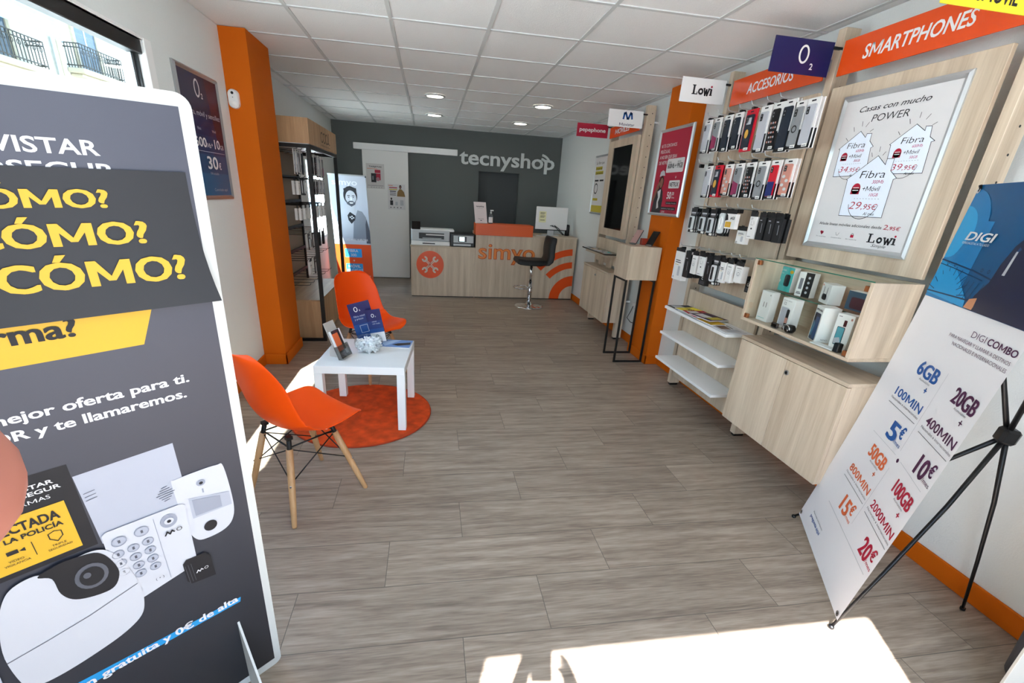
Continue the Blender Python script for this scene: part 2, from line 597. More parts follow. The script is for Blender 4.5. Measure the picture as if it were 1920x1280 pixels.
# ------------------------------------------------------------------ the setting
def thin_glass(name, tint='#F4FAF8', gloss=0.08):
    m = bpy.data.materials.new(name)
    m.use_nodes = True
    nt = m.node_tree
    nt.nodes.clear()
    o = N(nt, 'ShaderNodeOutputMaterial')
    t = N(nt, 'ShaderNodeBsdfTransparent')
    t.inputs[0].default_value = (*srgb(tint), 1)
    g = N(nt, 'ShaderNodeBsdfGlossy')
    g.inputs['Roughness'].default_value = 0.03
    fr = N(nt, 'ShaderNodeLayerWeight')
    fr.inputs[0].default_value = 0.25
    mx = N(nt, 'ShaderNodeMixShader')
    nt.links.new(MATH(nt, 'ADD', MATH(nt, 'MULTIPLY', fr.outputs['Fresnel'], 0.16), gloss * 0.3), mx.inputs[0])
    nt.links.new(t.outputs[0], mx.inputs[1])
    nt.links.new(g.outputs[0], mx.inputs[2])
    nt.links.new(mx.outputs[0], o.inputs[0])
    return m
PANE = thin_glass('window_glass')
GLASST = thin_glass('greenish_shelf_glass', '#FCFEFD', 0.06)
ACRYL = thin_glass('clear_acrylic', '#DADAD8', 0.3)

CE, XL, XLB, XR, YB, YF = 2.44, -1.41, -1.52, 2.235, 8.15, -0.55
struct('floor', MB().box(-1.68, 2.4, -0.70, 8.3, -0.12, 0, FLOOR))
struct('ceiling', MB().box(-1.482, 2.39, -0.67, 4.2, CE + 0.004, CE + 0.12, CEIL).box(-1.585, 2.39, 4.2, 8.3, CE + 0.004, CE + 0.12, CEIL))
m = MB()
for i in range(-1, 6):
    x = -0.8308 + 0.6 * i
    if XLB < x < XR:
        m.box(x - .012, x + .012, YF, YB, CE - .001, CE + .006, TBAR)
for j in range(-6, 9):
    y = 3.3312 + 0.6 * j
    m.box(XLB, XR, y - .012, y + .012, CE - .0015, CE + .006, TBAR)
struct('trim_1', m)

WY0, WY1, WZ0, WZ1 = 0.75, 2.885, 1.15, 2.10       # window in the street-side wall
m = MB()
m.box(-1.48, XL, YF - .12, WY0, 0, CE, WALL).box(-1.48, XL, WY1, 4.0, 0, CE, WALL)
m.box(-1.48, XL, WY0, WY1, 0, WZ0, WALL).box(-1.48, XL, WY0, WY1, WZ1, CE, WALL)
V0, V1, VZA, VZB = 6.32, 7.22, .80, 1.76          # second window, behind the corner display
m.box(-1.58, XLB, 3.95, V0, 0, CE, WALL).box(-1.58, XLB, V1, YB + .15, 0, CE, WALL).box(-1.58, XLB, V0, V1, 0, VZA, WALL).box(-1.58, XLB, V0, V1, VZB, CE, WALL)
struct('wall_left', m)
struct('wall_right', MB().box(XR, XR + .15, YF - .12, YB + .12, 0, CE, WALL))
m = MB()
m.box(XLB, .829, YB, YB + .15, 0, CE, WALLG).box(1.525, XR, YB, YB + .15, 0, CE, WALLG).box(.829, 1.525, YB, YB + .15, 1.841, CE, WALLG)
m.box(.829, 1.525, YB + .10, YB + .15, 0, 1.841, RECESS)
struct('wall_back', m)
DX0, DX1, DZ = -0.45, 1.112, 2.325                   # shop door opening behind the camera
m = MB()
m.box(-1.56, DX0, YF - .12, YF, 0, CE, WALL).box(DX1, XR + .15, YF - .12, YF, 0, CE, WALL).box(DX0, DX1, YF - .12, YF, DZ, CE, WALL)
struct('wall_front', m)

PIL = MB().box(-1.50, -1.235, 3.86, 4.33, 0, CE, ORW)
struct('pillar_1', PIL)
struct('pillar_2', MB().box(2.11, XR + .02, 3.85, 4.24, 0, CE, ORW))
b = .092
struct('baseboard_left', MB().box(XL, XL + .014, YF, 3.86, 0, b, ORW, .003).box(XLB, XLB + .014, 4.33, YB, 0, b, ORW, .003)
       .box(XL, -1.221, 3.846, 3.86, 0, b, ORW, .003).box(-1.235, -1.221, 3.846, 4.344, 0, b, ORW, .003))
struct('baseboard_right', MB().box(XR - .014, XR, YF, 3.85, 0, b, ORW, .003).box(XR - .014, XR, 4.24, 8.1, 0, b, ORW, .003)
       .box(2.096, XR, 3.836, 3.85, 0, b, ORW, .003).box(2.096, 2.11, 3.836, 4.254, 0, b, ORW, .003))

# sliding door and its rail on the grey wall
m = MB().box(-1.07, -.344, YB - .035, YB - .005, .012, 2.047, WHITEM, .003)
d_ = m.build('door_1')
d_['kind'] = 'structure'
m = MB().box(-1.193, .46, YB - .075, YB, 2.045, 2.137, WHITE, .004)
struct('trim_2', m)

# window: frame, pane, black shutter box in its head
win = thing('window_1', None, None, (XL, 1.8, WZ0))
win['kind'] = 'structure'
m = MB()
m.box(-1.46, XL + .006, WY1 - .003, WY1 + .066, WZ0 - .05, WZ1 + .016, WHITE, .004)
m.box(-1.46, XL + .006, WY0 - .06, WY0 + .003, WZ0 - .05, WZ1 + .016, WHITE, .004)
m.box(-1.46, XL + .006, WY0, WY1, WZ1, WZ1 + .016, WHITE, .003).box(-1.46, XL + .006, WY0, WY1, WZ0 - .05, WZ0, WHITE, .004)
m.box(-1.476, -1.44, WY1 - .018, WY1 - .003, WZ0, 2.036, BLACK)
m.box(-1.476, -1.455, WY1 - .04, WY1 - .018, WZ0, 2.036, ALU)
m.build('window_frame', win)
MB().box(-1.468, -1.462, WY0, WY1 - .02, WZ0, 2.04, PANE).build('pane', win)
MB().box(-1.476, -1.418, WY0 + .004, WY1 - .004, 2.036, 2.099, BLACK, .004).build('roller_shutter_box', win)

wi2 = thing('window_2', None, None, (XLB, 6.5, VZA))
wi2['kind'] = 'structure'
m = MB()
for a in ((V0 - .05, V0 + .004, VZA - .05, VZB + .05), (V1 - .004, V1 + .05, VZA - .05, VZB + .05)):
    m.box(-1.56, XLB + .006, *a, WHITE, .003)
m.box(-1.56, XLB + .006, V0, V1, VZB, VZB + .05, WHITE, .003).box(-1.56, XLB + .006, V0, V1, VZA - .05, VZA, WHITE, .003)
m.build('window_frame', wi2)
MB().box(-1.566, -1.56, V0, V1, VZA, VZB, PANE).build('pane', wi2)

# outside, seen through the window: street and the apartment house opposite
ST = mat('pale_street_paving', '#ACAAA6', 0.9, vary=0.1, bump=0.3, scale=8)
FAC = mat('cream_render', '#CBC5B8', 0.9, vary=0.03, scale=3)
FACL = mat('pale_stone', '#B3A68F', 0.85, vary=0.05, scale=6)
IRON = mat('wrought_iron', '#3A3733', 0.6)
AWN = mat('blue_awning_cloth', '#8FC3E8', 0.8)
struct('street', MB().box(-40, -1.68, -40, 60, -.3, -.15, ST).box(-1.68, 40, -40, -.7, -.3, -.15, ST))
bd = thing('apartment_building', 'cream apartment house with iron balconies seen through the window', 'building', (-12.5, 22, -.15))
FB = Frame((-12.5, 0, 0), (0, 1, 0), (0, 0, 1), (1, 0, 0))
MB().box(-15, -12.5, 8, 40, -.15, 13, FAC).build('wall', bd)
def balcony(y0, y1, z):
    s = MB().box(-12.5, -11.95, y0, y1, z - .16, z, FACL, .03).box(-12.5, -12.1, y0 + .1, y1 - .1, z - .26, z - .16, FACL, .03).build('balcony', bd)
    r = MB()
    z1 = z + .74
    for y in [y0 + .06 + (y1 - y0 - .12) * i / 16 for i in range(17)]:
        r.cyl((-12.0, y, z), (-12.0, y, z1), .014, IRON, n=6)
    for i in range(1, 6):
        for y in (y0 + .06, y1 - .06):
            r.cyl((-12.0 - i * .09, y, z), (-12.0 - i * .09, y, z1), .014, IRON, n=6)
    for zz in (z + .08, z1 - .12, z1):
        r.tube([(-12.5, y0 + .06, zz), (-12.0, y0 + .06, zz), (-12.0, y1 - .06, zz), (-12.5, y1 - .06, zz)], .02, IRON, 6)
    for i in range(8):
        yy = y0 + .2 + (y1 - y0 - .4) * i / 7
        r.tube([Vector((-12.0, yy + .07 * cos(t * pi / 4), z + .5 + .07 * sin(t * pi / 4))) for t in range(9)], .01, IRON, 5)
    r.build('railing', s)
balcony(20.3, 22.7, 4.83)
balcony(16.4, 18.7, 4.42)
def tall_window(y0, y1, z0, z1):
    w = MB().box(-12.5, -12.42, y0 - .12, y0, z0, z1 + .14, FACL).box(-12.5, -12.42, y1, y1 + .12, z0, z1 + .14, FACL).box(-12.5, -12.42, y0, y1, z1, z1 + .14, FACL)
    w = w.build('window', bd)
    MB().box(-12.49, -12.46, y0, y1, z0, z1, mat('blue_grey_window_glass', '#4F5F70', 0.1)).box(-12.46, -12.44, y0 + (y1 - y0) * .48, y0 + (y1 - y0) * .52, z0, z1, WHITE).build('pane', w)  # panes in one even blue-grey
tall_window(21.0, 22.1, 4.85, 7.1)
tall_window(16.9, 18.0, 4.35, 6.6)
tall_window(25.0, 26.1, 4.85, 7.1)
MB().cyl((-12.42, 19.75, -.1), (-12.42, 19.75, 12), .05, ALU, n=8).cyl((-12.42, 19.98, -.1), (-12.42, 19.98, 12), .03, FACL, n=8).build('drainpipe', bd)
tag(MB().hexa([(-12.4, 14, 5.6), (-12.4, 18.3, 5.6), (-11.2, 18.3, 5.15), (-11.2, 14, 5.15), (-12.4, 14, 6.5), (-12.4, 18.3, 6.5), (-11.2, 18.3, 6.2), (-11.2, 14, 6.2)], AWN).build('balcony_awning'),
    'pale blue awning over a balcony across the street', 'awning')

# recessed downlights
LED = mat('led_diffuser', '#FFF4E2', 0.5, emit=9.0)
def light(x, y, label):
    t = thing('ceiling_light', label, 'ceiling light', (x, y, CE), 0, 'round downlights over the back of the shop')
    MB().lathe((x, y, CE), [(.088, -.001), (.092, -.012), (.108, -.010), (.113, -.003), (.113, .003)], ALUW, 40).build('rim', t)
    m = MB()
    m.add([(x + .09 * cos(2 * pi * i / 32), y + .09 * sin(2 * pi * i / 32), CE - .005) for i in range(32)], [tuple(range(31, -1, -1))], LED)
    m.build('diffuser', t)
light(.062, 5.56, 'lit round downlight over the window side, nearer the entrance')
light(.07, 6.86, 'lit round downlight over the window side, nearer the grey wall')
light(1.27, 5.60, 'lit round downlight over the bar stool side, nearer the entrance')
light(1.27, 6.95, 'lit round downlight over the bar stool side, nearer the grey wall')
# ------------------------------------------------------------------ display system along the inner wall
PX, PX2 = 2.09, 2.18           # slat posts, front and back
def post(y0, y1, ztop, name, label):
    t = thing('display_post', label, 'display post', (2.135, (y0 + y1) / 2, 0), 0, 'wooden slat posts of the wall display')
    h = MB().box(PX, PX2, y0, y1, .02, ztop, WOODV, .002)
    MB().box(PX + .01, PX2 - .01, y0 + .008, y1 - .008, 0, .02, BLACK).build('foot', t)
    n = int((ztop - .12) / .096)
    FS = Frame((PX, y0, 0), (1, 0, 0), (0, 0, 1), (0, -1, 0))
    for i in range(n):
        z = ztop - .07 - i * .096
        h.ell(FS, .055, z, .005, .005, .0006, BLACK, 10)
    h.build('upright', t)
    MB().cyl((PX2, (y0 + y1) / 2, 2.23), (XR, (y0 + y1) / 2, 2.23), .011, WHITE).cyl((XR - .004, (y0 + y1) / 2, 2.23), (XR, (y0 + y1) / 2, 2.23), .016, WHITE).build('wall_spacer', t)
    MB().cyl((PX2, (y0 + y1) / 2, .44), (XR, (y0 + y1) / 2, .44), .011, WHITE).build('wall_spacer', t)
    return t
post(1.535, 1.575, 2.372, 'c', 'wooden slat post with holes at the near end of the poster panel')
post(2.425, 2.472, 2.372, 'b', 'wooden slat post between the accessory panel and the large house poster')
post(3.322, 3.366, 2.372, 'a', 'wooden slat post at the pillar end of the accessory hooks')
post(4.635, 4.682, 2.372, 'm', 'wooden slat post with visible holes beside the black screen')
post(5.50, 5.545, 2.372, 'n', 'wooden slat post between the black screen and the yellow framed poster')

# frames that face the shop: a runs towards the viewer's right
def wall_frame(x):
    return Frame((x, 0, 0), (0, -1, 0), (0, 0, 1), (-1, 0, 0))

def orange_sign(y0, y1, z0, z1, word, tx0, tx1, h, label):
    t = thing('hanging_sign', label, 'sign', (2.06, (y0 + y1) / 2, z0))
    MB().box(2.041, 2.048, y0, y1, z0, z1, ORG, .0012).build('board', t)
    F = wall_frame(2.041)
    MB().text(F, word, -tx0, z0 + (z1 - z0 - h) * .5, h, WHITEM, w=abs(tx1 - tx0), bold=.022, shear=.12, d=.001).build('lettering', t)
    MB().box(2.048, PX, y0 + .02, y0 + .05, z0 + .05, z1 - .05, ALU).build('bracket', t)
    MB().box(2.048, PX, y1 - .05, y1 - .02, z0 + .05, z1 - .05, ALU).build('bracket', t)
orange_sign(1.575, 2.352, 2.134, 2.288, 'SMARTPHONES', 2.222, 1.745, .058, 'glossy orange sign reading SMARTPHONES above the house poster')
orange_sign(2.442, 3.225, 2.134, 2.288, 'ACCESORIOS', 3.06, 2.66, .058, 'glossy orange sign reading ACCESORIOS above the hanging phone cases')
orange_sign(4.66, 5.44, 2.15, 2.262, 'MOVILES', 5.28, 4.90, .05, 'orange sign half hidden behind a white flag sign over the screen')

def flag(y, z0, z1, x0, x1, board, label, draw):
    t = thing('flag_sign', label, 'flag sign', ((x0 + x1) / 2, y, z0))
    MB().box(x0, x1, y - .0025, y + .0025, z0, z1, board, .0008).build('board', t)
    F = Frame((x0, y - .0025, z0), (1, 0, 0), (0, 0, 1), (0, -1, 0))
    m = MB()
    draw(m, F, x1 - x0, z1 - z0)
    m.build('lettering', t)
    MB().box(x1 - .004, PX + .01, y - .006, y + .006, z1 - .03, z1 - .018, BLACK).build('clip', t)
def d_o2(m, F, w, h):
    oval(m, F, w * .525, h * .57, .029, .041, .0095, WHITEM)
    m.text(F, '2', w * .66, h * .16, .028, WHITEM, bold=.02)
def oval(m, F, a, b, ra, rb, w, ma, n=36, d=.0006):
    for i in range(n):
        t0, t1 = 2 * pi * i / n, 2 * pi * (i + 1) / n
        m.add([F.p(a + ra * cos(t0), b + rb * sin(t0), d), F.p(a + ra * cos(t1), b + rb * sin(t1), d), F.p(a + (ra - w) * cos(t1), b + (rb - w) * sin(t1), d), F.p(a + (ra - w) * cos(t0), b + (rb - w) * sin(t0), d)], [(0, 1, 2, 3)], ma)
    return m
flag(2.43, 2.148, 2.302, 1.712, 2.052, NAVY, 'navy flag sign with a white letter O and small 2', d_o2)
def d_lowi(m, F, w, h):
    serif(m, F, w * .25, h * .33, .058, w * .46)
def serif(m, F, a, b, h, w, dot=True):
    """Heavy slab-serif word: L o w i, dot of the i in crimson."""
    u = w / 4.0
    def slab(x, y, ww):
        m.rect(F, x, x + ww, y, y + h * .10, .0007, INK)
    t = h * .24
    m.rect(F, a + u * .18, a + u * .18 + t, b, b + h, .0006, INK)
    slab(a, b, u * 1.12); slab(a, b + h * .9, u * .66)
    m.rect(F, a + u * .95, a + u * 1.12, b, b + h * .3, .0006, INK)
    ro = h * .35
    m.arc(F, a + u * 1.72, b + ro, ro * .42, ro, 0, 2 * pi, .0006, INK, 24)
    x = a + u * 2.2
    m.line(F, [(x + u * .15, b + h * .66), (x + u * .42, b + .02 * h), (x + u * .62, b + h * .55), (x + u * .84, b + .02 * h), (x + u * 1.12, b + h * .66)], t * .78, .0006, INK)
    slab(x - u * .05, b + h * .62, u * .42); slab(x + u * .9, b + h * .62, u * .42)
    xi = a + u * 3.55
    m.rect(F, xi, xi + t, b, b + h * .7, .0006, INK)
    slab(xi - u * .12, b, u * .56); slab(xi - u * .12, b + h * .62, u * .3)
    m.ell(F, xi + t * .5, b + h * .92, h * .12, h * .12, .0006, CRIM, 14)
flag(3.335, 2.162, 2.312, 1.722, 2.056, WHITE, 'white flag sign with a heavy black four-letter word and red dot', d_lowi)
def d_movi(m, F, w, h):
    cx, cy = w * .55, h * .66
    m.line(F, [(cx - .042, cy - .022), (cx - .036, cy + .020), (cx - .024, cy + .026), (cx - .002, cy - .022), (cx + .008, cy - .022), (cx + .026, cy + .026), (cx + .036, cy + .020), (cx + .044, cy - .018)], .017, .0006, BLUE)
    m.text(F, 'Movistar', cx, h * .08, .026, NAVY, w=w * .44, al='c', bold=.008)
flag(4.64, 2.165, 2.312, 1.704, 2.058, WHITE, 'white flag sign with a blue letter M over the black screen', d_movi)
def d_pepe(m, F, w, h):
    m.text(F, 'pepephone', w * .5, h * .40, .042, WHITEM, w=w * .84, al='c', bold=.03)
flag(5.525, 2.165, 2.303, 1.672, 2.045, CRIM, 'crimson flag sign with white lettering beyond the white flag sign', d_pepe)
def d_yel(m, F, w, h):
    m.text(F, 'M\u00c1SM\u00d3VIL', w * .5, h * .14, .05, INK, w=w * .7, al='c', bold=.03)
flag(1.54, 2.141, 2.285, 1.638, 1.985, BRYEL, 'bright yellow flag sign at the very top edge by the ceiling', d_yel)

# accessory bay: upper hook panel, lower panel
acc = thing('hook_wall', 'wooden wall panel with four rows of black hooks', 'display panel', (2.08, 2.86, .93))
MB().box(2.06, 2.08, 2.462, 3.262, .925, 2.085, WOODV, .0015).build('panel', acc)
MB().box(2.08, PX, 2.50, 2.54, 1.0, 2.0, BLACK).build('bracket', acc)
MB().box(2.08, PX, 3.18, 3.22, 1.0, 2.0, BLACK).build('bracket', acc)
low = tag(MB().box(2.06, 2.08, 2.462, 3.262, .12, .866, WOODV, .0015).box(2.08, PX, 2.5, 2.54, .3, .7, BLACK).box(2.08, PX, 3.18, 3.22, .3, .7, BLACK).build('wood_backing_board'), 'plain wooden backing panel behind the three white shelves', 'panel')
HOOKS = {0: (2.058, [3.16, 3.05, 2.94, 2.83, 2.72, 2.59, 2.46 + .03]), 1: (1.772, [3.16, 3.05, 2.94, 2.83, 2.72, 2.61, 2.50]), 2: (1.492, [3.12, 2.97, 2.86, 2.74, 2.63, 2.50]), 3: (1.208, [3.18, 3.05, 2.93, 2.82, 2.70, 2.58, 2.50])}
for r_, (z, ys) in HOOKS.items():
    for y in ys:
        MB().tube([(2.06, y, z - .012), (1.90, y, z - .006), (1.866, y, z), (1.856, y, z + .018)], .0028, ALUW, 6).box(1.872, 1.905, y - .009, y + .009, z - .035, z - .012, BLACK, .003).build('hook', acc)

# smartphone bay: poster panel
pan = tag(MB().box(2.06, 2.08, 1.598, 2.372, 1.243, 2.088, WOODV, .0015).box(2.08, PX, 1.62, 1.66, 1.3, 2.0, BLACK).box(2.08, PX, 2.32, 2.36, 1.3, 2.0, BLACK).build('poster_backing_board'), 'wooden wall panel carrying the white house poster', 'panel')

def snap_frame(parent, F, a0, a1, b0, b1, w, d, m):
    """Aluminium snap frame with sloping sides."""
    mb = MB()
    P = [(a0, b0), (a1, b0), (a1, b1), (a0, b1)]
    Q = [(a0 + w, b0 + w), (a1 - w, b0 + w), (a1 - w, b1 - w), (a0 + w, b1 - w)]
    R = [(a0 + w * .45, b0 + w * .45), (a1 - w * .45, b0 + w * .45), (a1 - w * .45, b1 - w * .45), (a0 + w * .45, b1 - w * .45)]
    for i in range(4):
        j = (i + 1) % 4
        mb.add([F.p(*P[i], 0), F.p(*P[j], 0), F.p(*P[j], d * .55), F.p(*P[i], d * .55)], [(0, 1, 2, 3)], m)
        mb.add([F.p(*P[i], d * .55), F.p(*P[j], d * .55), F.p(*R[j], d), F.p(*R[i], d)], [(0, 1, 2, 3)], m)
        mb.add([F.p(*R[i], d), F.p(*R[j], d), F.p(*Q[j], d * .45), F.p(*Q[i], d * .45)], [(0, 1, 2, 3)], m)
    mb.add([F.p(*p_, 0) for p_ in P], [(3, 2, 1, 0)], m)
    return mb.build('frame', parent)

# poster with three houses
t = thing('poster', 'white poster of three line-drawn houses in a silver frame', 'poster', (2.06, 1.98, 1.315))
F = wall_frame(2.06)
snap_frame(t, F, -2.268, -1.692, 1.314, 2.03, .026, .014, ALUW)
m = MB()
m.rect(F, -2.244, -1.716, 1.338, 2.006, .0045, PAPER)
D = .0052
HW = mat('pale_blue_print', '#E6EEFA', 0.55)
def house(pts, yc, z, pr, cents, gb, mb_, s):
    m.poly(F, [(-a, b) for a, b in pts], D, HW)
    m.line(F, [(-a, b) for a, b in pts], .0022, D + .0004, INK, True)
    m.text(F, 'Fibra', -yc, z, .026 * s, INK, w=.098 * s, al='c', bold=-.008, shear=.12, d=D + .0006)
    m.text(F, mb_, -yc + .052 * s, z - .019 * s, .012 * s, MAG, w=.044 * s, al='r', shear=.15, d=D + .0006)
    m.text(F, '+M\u00f3vil', -yc + .046 * s, z - .044 * s, .017 * s, INK, w=.068 * s, al='r', shear=.12, d=D + .0006)
    m.text(F, gb, -yc + .046 * s, z - .062 * s, .011 * s, MAG, w=.034 * s, al='r', shear=.15, d=D + .0006)
    m.ell(F, -yc - .050 * s, z - .036 * s, .018 * s, .019 * s, D + .0006, CRIM, 20)
    m.rect(F, -yc - .068 * s, -yc - .032 * s, z - .055 * s, z - .036 * s, D + .0006, CRIM)
    m.rect(F, -yc - .062 * s, -yc - .038 * s, z - .034 * s, z - .031 * s, D + .001, PAPER)
    m.rect(F, -yc - .062 * s, -yc - .038 * s, z - .043 * s, z - .040 * s, D + .001, PAPER)
    for i in range(9):
        m.rect(F, -yc - .045 * s + i * .012 * s, -yc - .040 * s + i * .012 * s, z - .071 * s, z - .0698 * s, D + .0006, GREYI)
    m.text(F, pr, -yc - .056 * s, z - .107 * s, .027 * s, CRIM, w=.05 * s, bold=-.008, shear=.15, d=D + .0006)
    m.text(F, cents, -yc - .004 * s, z - .107 * s, .019 * s, CRIM, w=.062 * s, shear=.15, d=D + .0006)
    m.text(F, 'Al mes', -yc + .056 * s, z - .127 * s, .011 * s, INK, w=.044 * s, al='r', shear=.2, d=D + .0006)
    m.arc(F, -yc, z - .080 * s, .0600 * s, .0618 * s, pi * 1.06, pi * 1.94, D + .0008, INK, 20)
house([(2.2, 1.663), (2.207, 1.79), (2.213, 1.792), (2.116, 1.863), (2.081, 1.833), (2.078, 1.849), (2.052, 1.847), (2.051, 1.815), (2.024, 1.79), (2.035, 1.784), (2.018, 1.666)], 2.118, 1.79, '34', ',95\u20ac', '30GB', '600Mb', 1.0)
house([(1.925, 1.668), (1.937, 1.787), (1.943, 1.79), (1.848, 1.861), (1.804, 1.831), (1.805, 1.848), (1.780, 1.846), (1.773, 1.805), (1.748, 1.788), (1.761, 1.785), (1.752, 1.665)], 1.843, 1.788, '39', ',95\u20ac', '50GB', '600Mb', 1.0)
D += .0012
house([(2.094, 1.48), (2.106, 1.645), (2.112, 1.648), (1.98, 1.747), (1.931, 1.707), (1.93, 1.732), (1.896, 1.73), (1.895, 1.68), (1.855, 1.648), (1.869, 1.643), (1.863, 1.48)], 1.978, 1.652, '29', ',95\u20ac', '10GB', '300Mb', 1.3)
D -= .0012
for a, b, c_, e in ((2.19, 1.84, 2.175, 1.826), (2.162, 1.885, 2.154, 1.866), (2.122, 1.905, 2.118, 1.885), (2.085, 1.898, 2.097, 1.88), (2.052, 1.865, 2.066, 1.857),
                    (1.922, 1.84, 1.91, 1.826), (1.888, 1.885, 1.88, 1.866), (1.846, 1.905, 1.846, 1.885), (1.803, 1.893, 1.816, 1.875), (1.765, 1.858, 1.78, 1.85), (2.02, 1.762, 2.012, 1.745), (1.985, 1.785, 1.983, 1.765), (1.95, 1.762, 1.96, 1.748)):
    m.line(F, [(-a, b), (-c_, e)], .002, D, INK)
m.text(F, 'Casas con mucho', -2.158, 1.947, .024, INK, w=.335, bold=.004, shear=.35, d=D)
m.text(F, 'POWER', -2.078, 1.898, .031, INK, w=.178, bold=-.004, shear=.15, d=D)
m.text(F, 'A\u00f1ade l\u00edneas m\u00f3viles adicionales desde', -2.198, 1.431, .0135, INK, w=.352, bold=.006, d=D)
m.text(F, '2', -1.838, 1.430, .022, CRIM, w=.02, shear=.1, d=D)
m.text(F, ',95\u20ac', -1.816, 1.430, .016, CRIM, w=.058, shear=.1, bold=.006, d=D)
serif(m, Frame(F.p(0, 0, D), F.u, F.v, F.n), -1.897, 1.368, .040, .142)
m.text(F, 'Simple', -1.868, 1.350, .014, INK, w=.072, shear=.4, d=D)
for yy, k in ((2.165, 0), (2.07, 1), (1.983, 2)):
    if k == 0:
        m.ell(F, -yy - .005, 1.395, .006, .006, D, CRIM, 12).ell(F, -yy + .004, 1.393, .006, .006, D, CRIM, 12).poly(F, [(-yy - .01, 1.393), (-yy + .009, 1.391), (-yy, 1.380)], D, CRIM)
    elif k == 1:
        m.line(F, [(-yy - .01, 1.398), (-yy - .004, 1.385), (-yy + .004, 1.385), (-yy + .01, 1.398)], .0016, D, GREYI)
    else:
        m.rect(F, -yy - .009, -yy + .009, 1.381, 1.394, D, CRIM).arc(F, -yy, 1.394, .005, .007, 0, pi, D, INK, 8)
    m.text(F, ('Sin sorpresas', 'Comparte datos', 'Sin ataduras')[k], -yy, 1.370, .0055, GREYI, w=.062, al='c', d=D)
m.build('printed_sheet', t)

# glass-topped vitrine
VX, VY0, VY1, VZ0, VZ1 = 1.812, 1.572, 2.298, .88, 1.228
vit = thing('display_cabinet', 'wooden wall vitrine with glass front full of boxed phones', 'display cabinet', (1.93, 1.93, VZ0))
MB().box(VX, 2.06, VY0, VY0 + .018, VZ0 + .016, VZ1, WOODV, .001).build('side_panel', vit)
MB().box(VX, 2.06, VY1 - .018, VY1, VZ0 + .016, VZ1, WOODV, .001).build('side_panel', vit)
MB().box(VX, 2.06, VY0, VY1, VZ0, VZ0 + .016, WOODY, .001).build('bottom_panel', vit)
MB().box(2.046, 2.06, VY0 + .018, VY1 - .018, VZ0 + .016, VZ1, WOODY, .001).build('back_panel', vit)
MB().box(VX, 2.05, VY0, VY1, VZ1, VZ1 + .005, GLASST).box(VX - .0008, VX, VY0, VY1, VZ1, VZ1 + .005, GLASSE).build('glass_top', vit)
MB().box(VX + .006, VX + .010, VY0 + .02, VY1 - .02, VZ0 + .018, VZ1 - .002, GLASST).build('glass_front', vit)
MB().box(1.935, 2.046, VY0 + .018, VY1 - .018, 1.055, 1.060, GLASST).box(1.9342, 1.935, VY0 + .018, VY1 - .018, 1.055, 1.060, GLASSE).build('glass_shelf', vit)
for y, z in ((VY0 + .03, VZ1 - .03), (VY1 - .03, VZ1 - .018), (VY1 - .03, VZ0 + .028), (VY0 + .03, VZ0 + .03)):
    MB().box(VX + .003, VX + .022, y - .012, y + .012, z - .012, z + .012, COPPER, .002).build('clip', vit)

# lower cabinet and the one under the screen
def cabinet(x, y0, y1, z0, z1, label, foot=False):
    c = thing('wall_cabinet', label, 'cabinet', ((x + 2.06) / 2, (y0 + y1) / 2, z0))
    MB().box(x + .02, 2.06, y0 + .004, y1 - .004, z0, z1 - .018, WOODV, .001).build('body', c)
    MB().box(x - .004, 2.075, y0, y1, z1 - .018, z1, WOODY, .0015).build('worktop', c)
    ym = (y0 + y1) / 2
    dr = MB().box(x, x + .018, ym + .0015, y1 - .004, z0, z1 - .022, WOODV, .001).build('door', c)
    d2 = MB().box(x, x + .018, y0 + .004, ym - .0015, z0, z1 - .022, WOODV, .001).build('door', c)
    MB().cyl((x, ym - .022, z1 - .085), (x - .006, ym - .022, z1 - .085), .013, ALU).cyl((x - .006, ym - .022, z1 - .085), (x - .0066, ym - .022, z1 - .085), .008, BLACK).build('lock', d2)
    return c
cabinet(1.836, 1.542, 2.276, .253, .787, 'two-door wooden wall cabinet below the glass vitrine')
cabinet(1.90, 4.56, 5.385, .214, .768, 'two-door wooden wall cabinet below the black screen')

# three white shelves
for z, nm in ((.735, 'top'), (.527, 'middle'), (.312, 'bottom')):
    lab = {'top': 'white shelf holding magazines and leaflets, topmost of three', 'middle': 'empty white shelf in the middle of the three below the hooks', 'bottom': 'empty white shelf lowest of the three, just above the floor'}[nm]
    t = thing('wall_shelf', lab, 'shelf', (1.95, 2.85, z), 0, 'white shelves below the accessories')
    MB().box(1.856, 2.06, 2.447, 3.235, z - .020, z, WHITE, .0015).build('board', t)
    for y in (2.6, 3.06):
        MB().box(2.03, 2.06, y, y + .02, z - .05, z - .02, ALU).build('bracket', t)

# screen unit by the counter
su = thing('display_screen', 'tall black screen in a wooden surround on slat posts', 'screen', (2.08, 5.06, 1.1))
m = MB()
y0, y1, z0, z1 = 4.69, 5.435, 1.11, 2.118
sy0, sy1, sz0, sz1 = 4.79, 5.31, 1.19, 2.045
m.box(2.055, 2.09, y0, sy0, z0, z1, WOODV).box(2.055, 2.09, sy1, y1, z0, z1, WOODV).box(2.055, 2.09, sy0, sy1, z0, sz0, WOODV).box(2.055, 2.09, sy0, sy1, sz1, z1, WOODV)
m.build('surround', su)
MB().box(2.064, 2.085, sy0, sy1, sz0, sz1, SCREEN).build('screen', su)
tag(MB().box(2.06, 2.08, 4.69, 5.435, .80, 1.075, WOODV, .001).build('wood_backing_board'), 'narrow wooden backing panel below the black screen', 'panel')
gs = thing('leaflet_shelf', 'dark glass shelf with leaflets on a wooden bracket below the screen', 'shelf', (1.97, 5.06, .92))
MB().box(1.872, 2.06, 4.685, 5.44, .937, .949, SMOKE, .001).build('glass_top', gs)
MB().box(1.90, 2.06, 4.74, 5.38, .905, .937, WOODY, .001).build('wooden_base', gs)
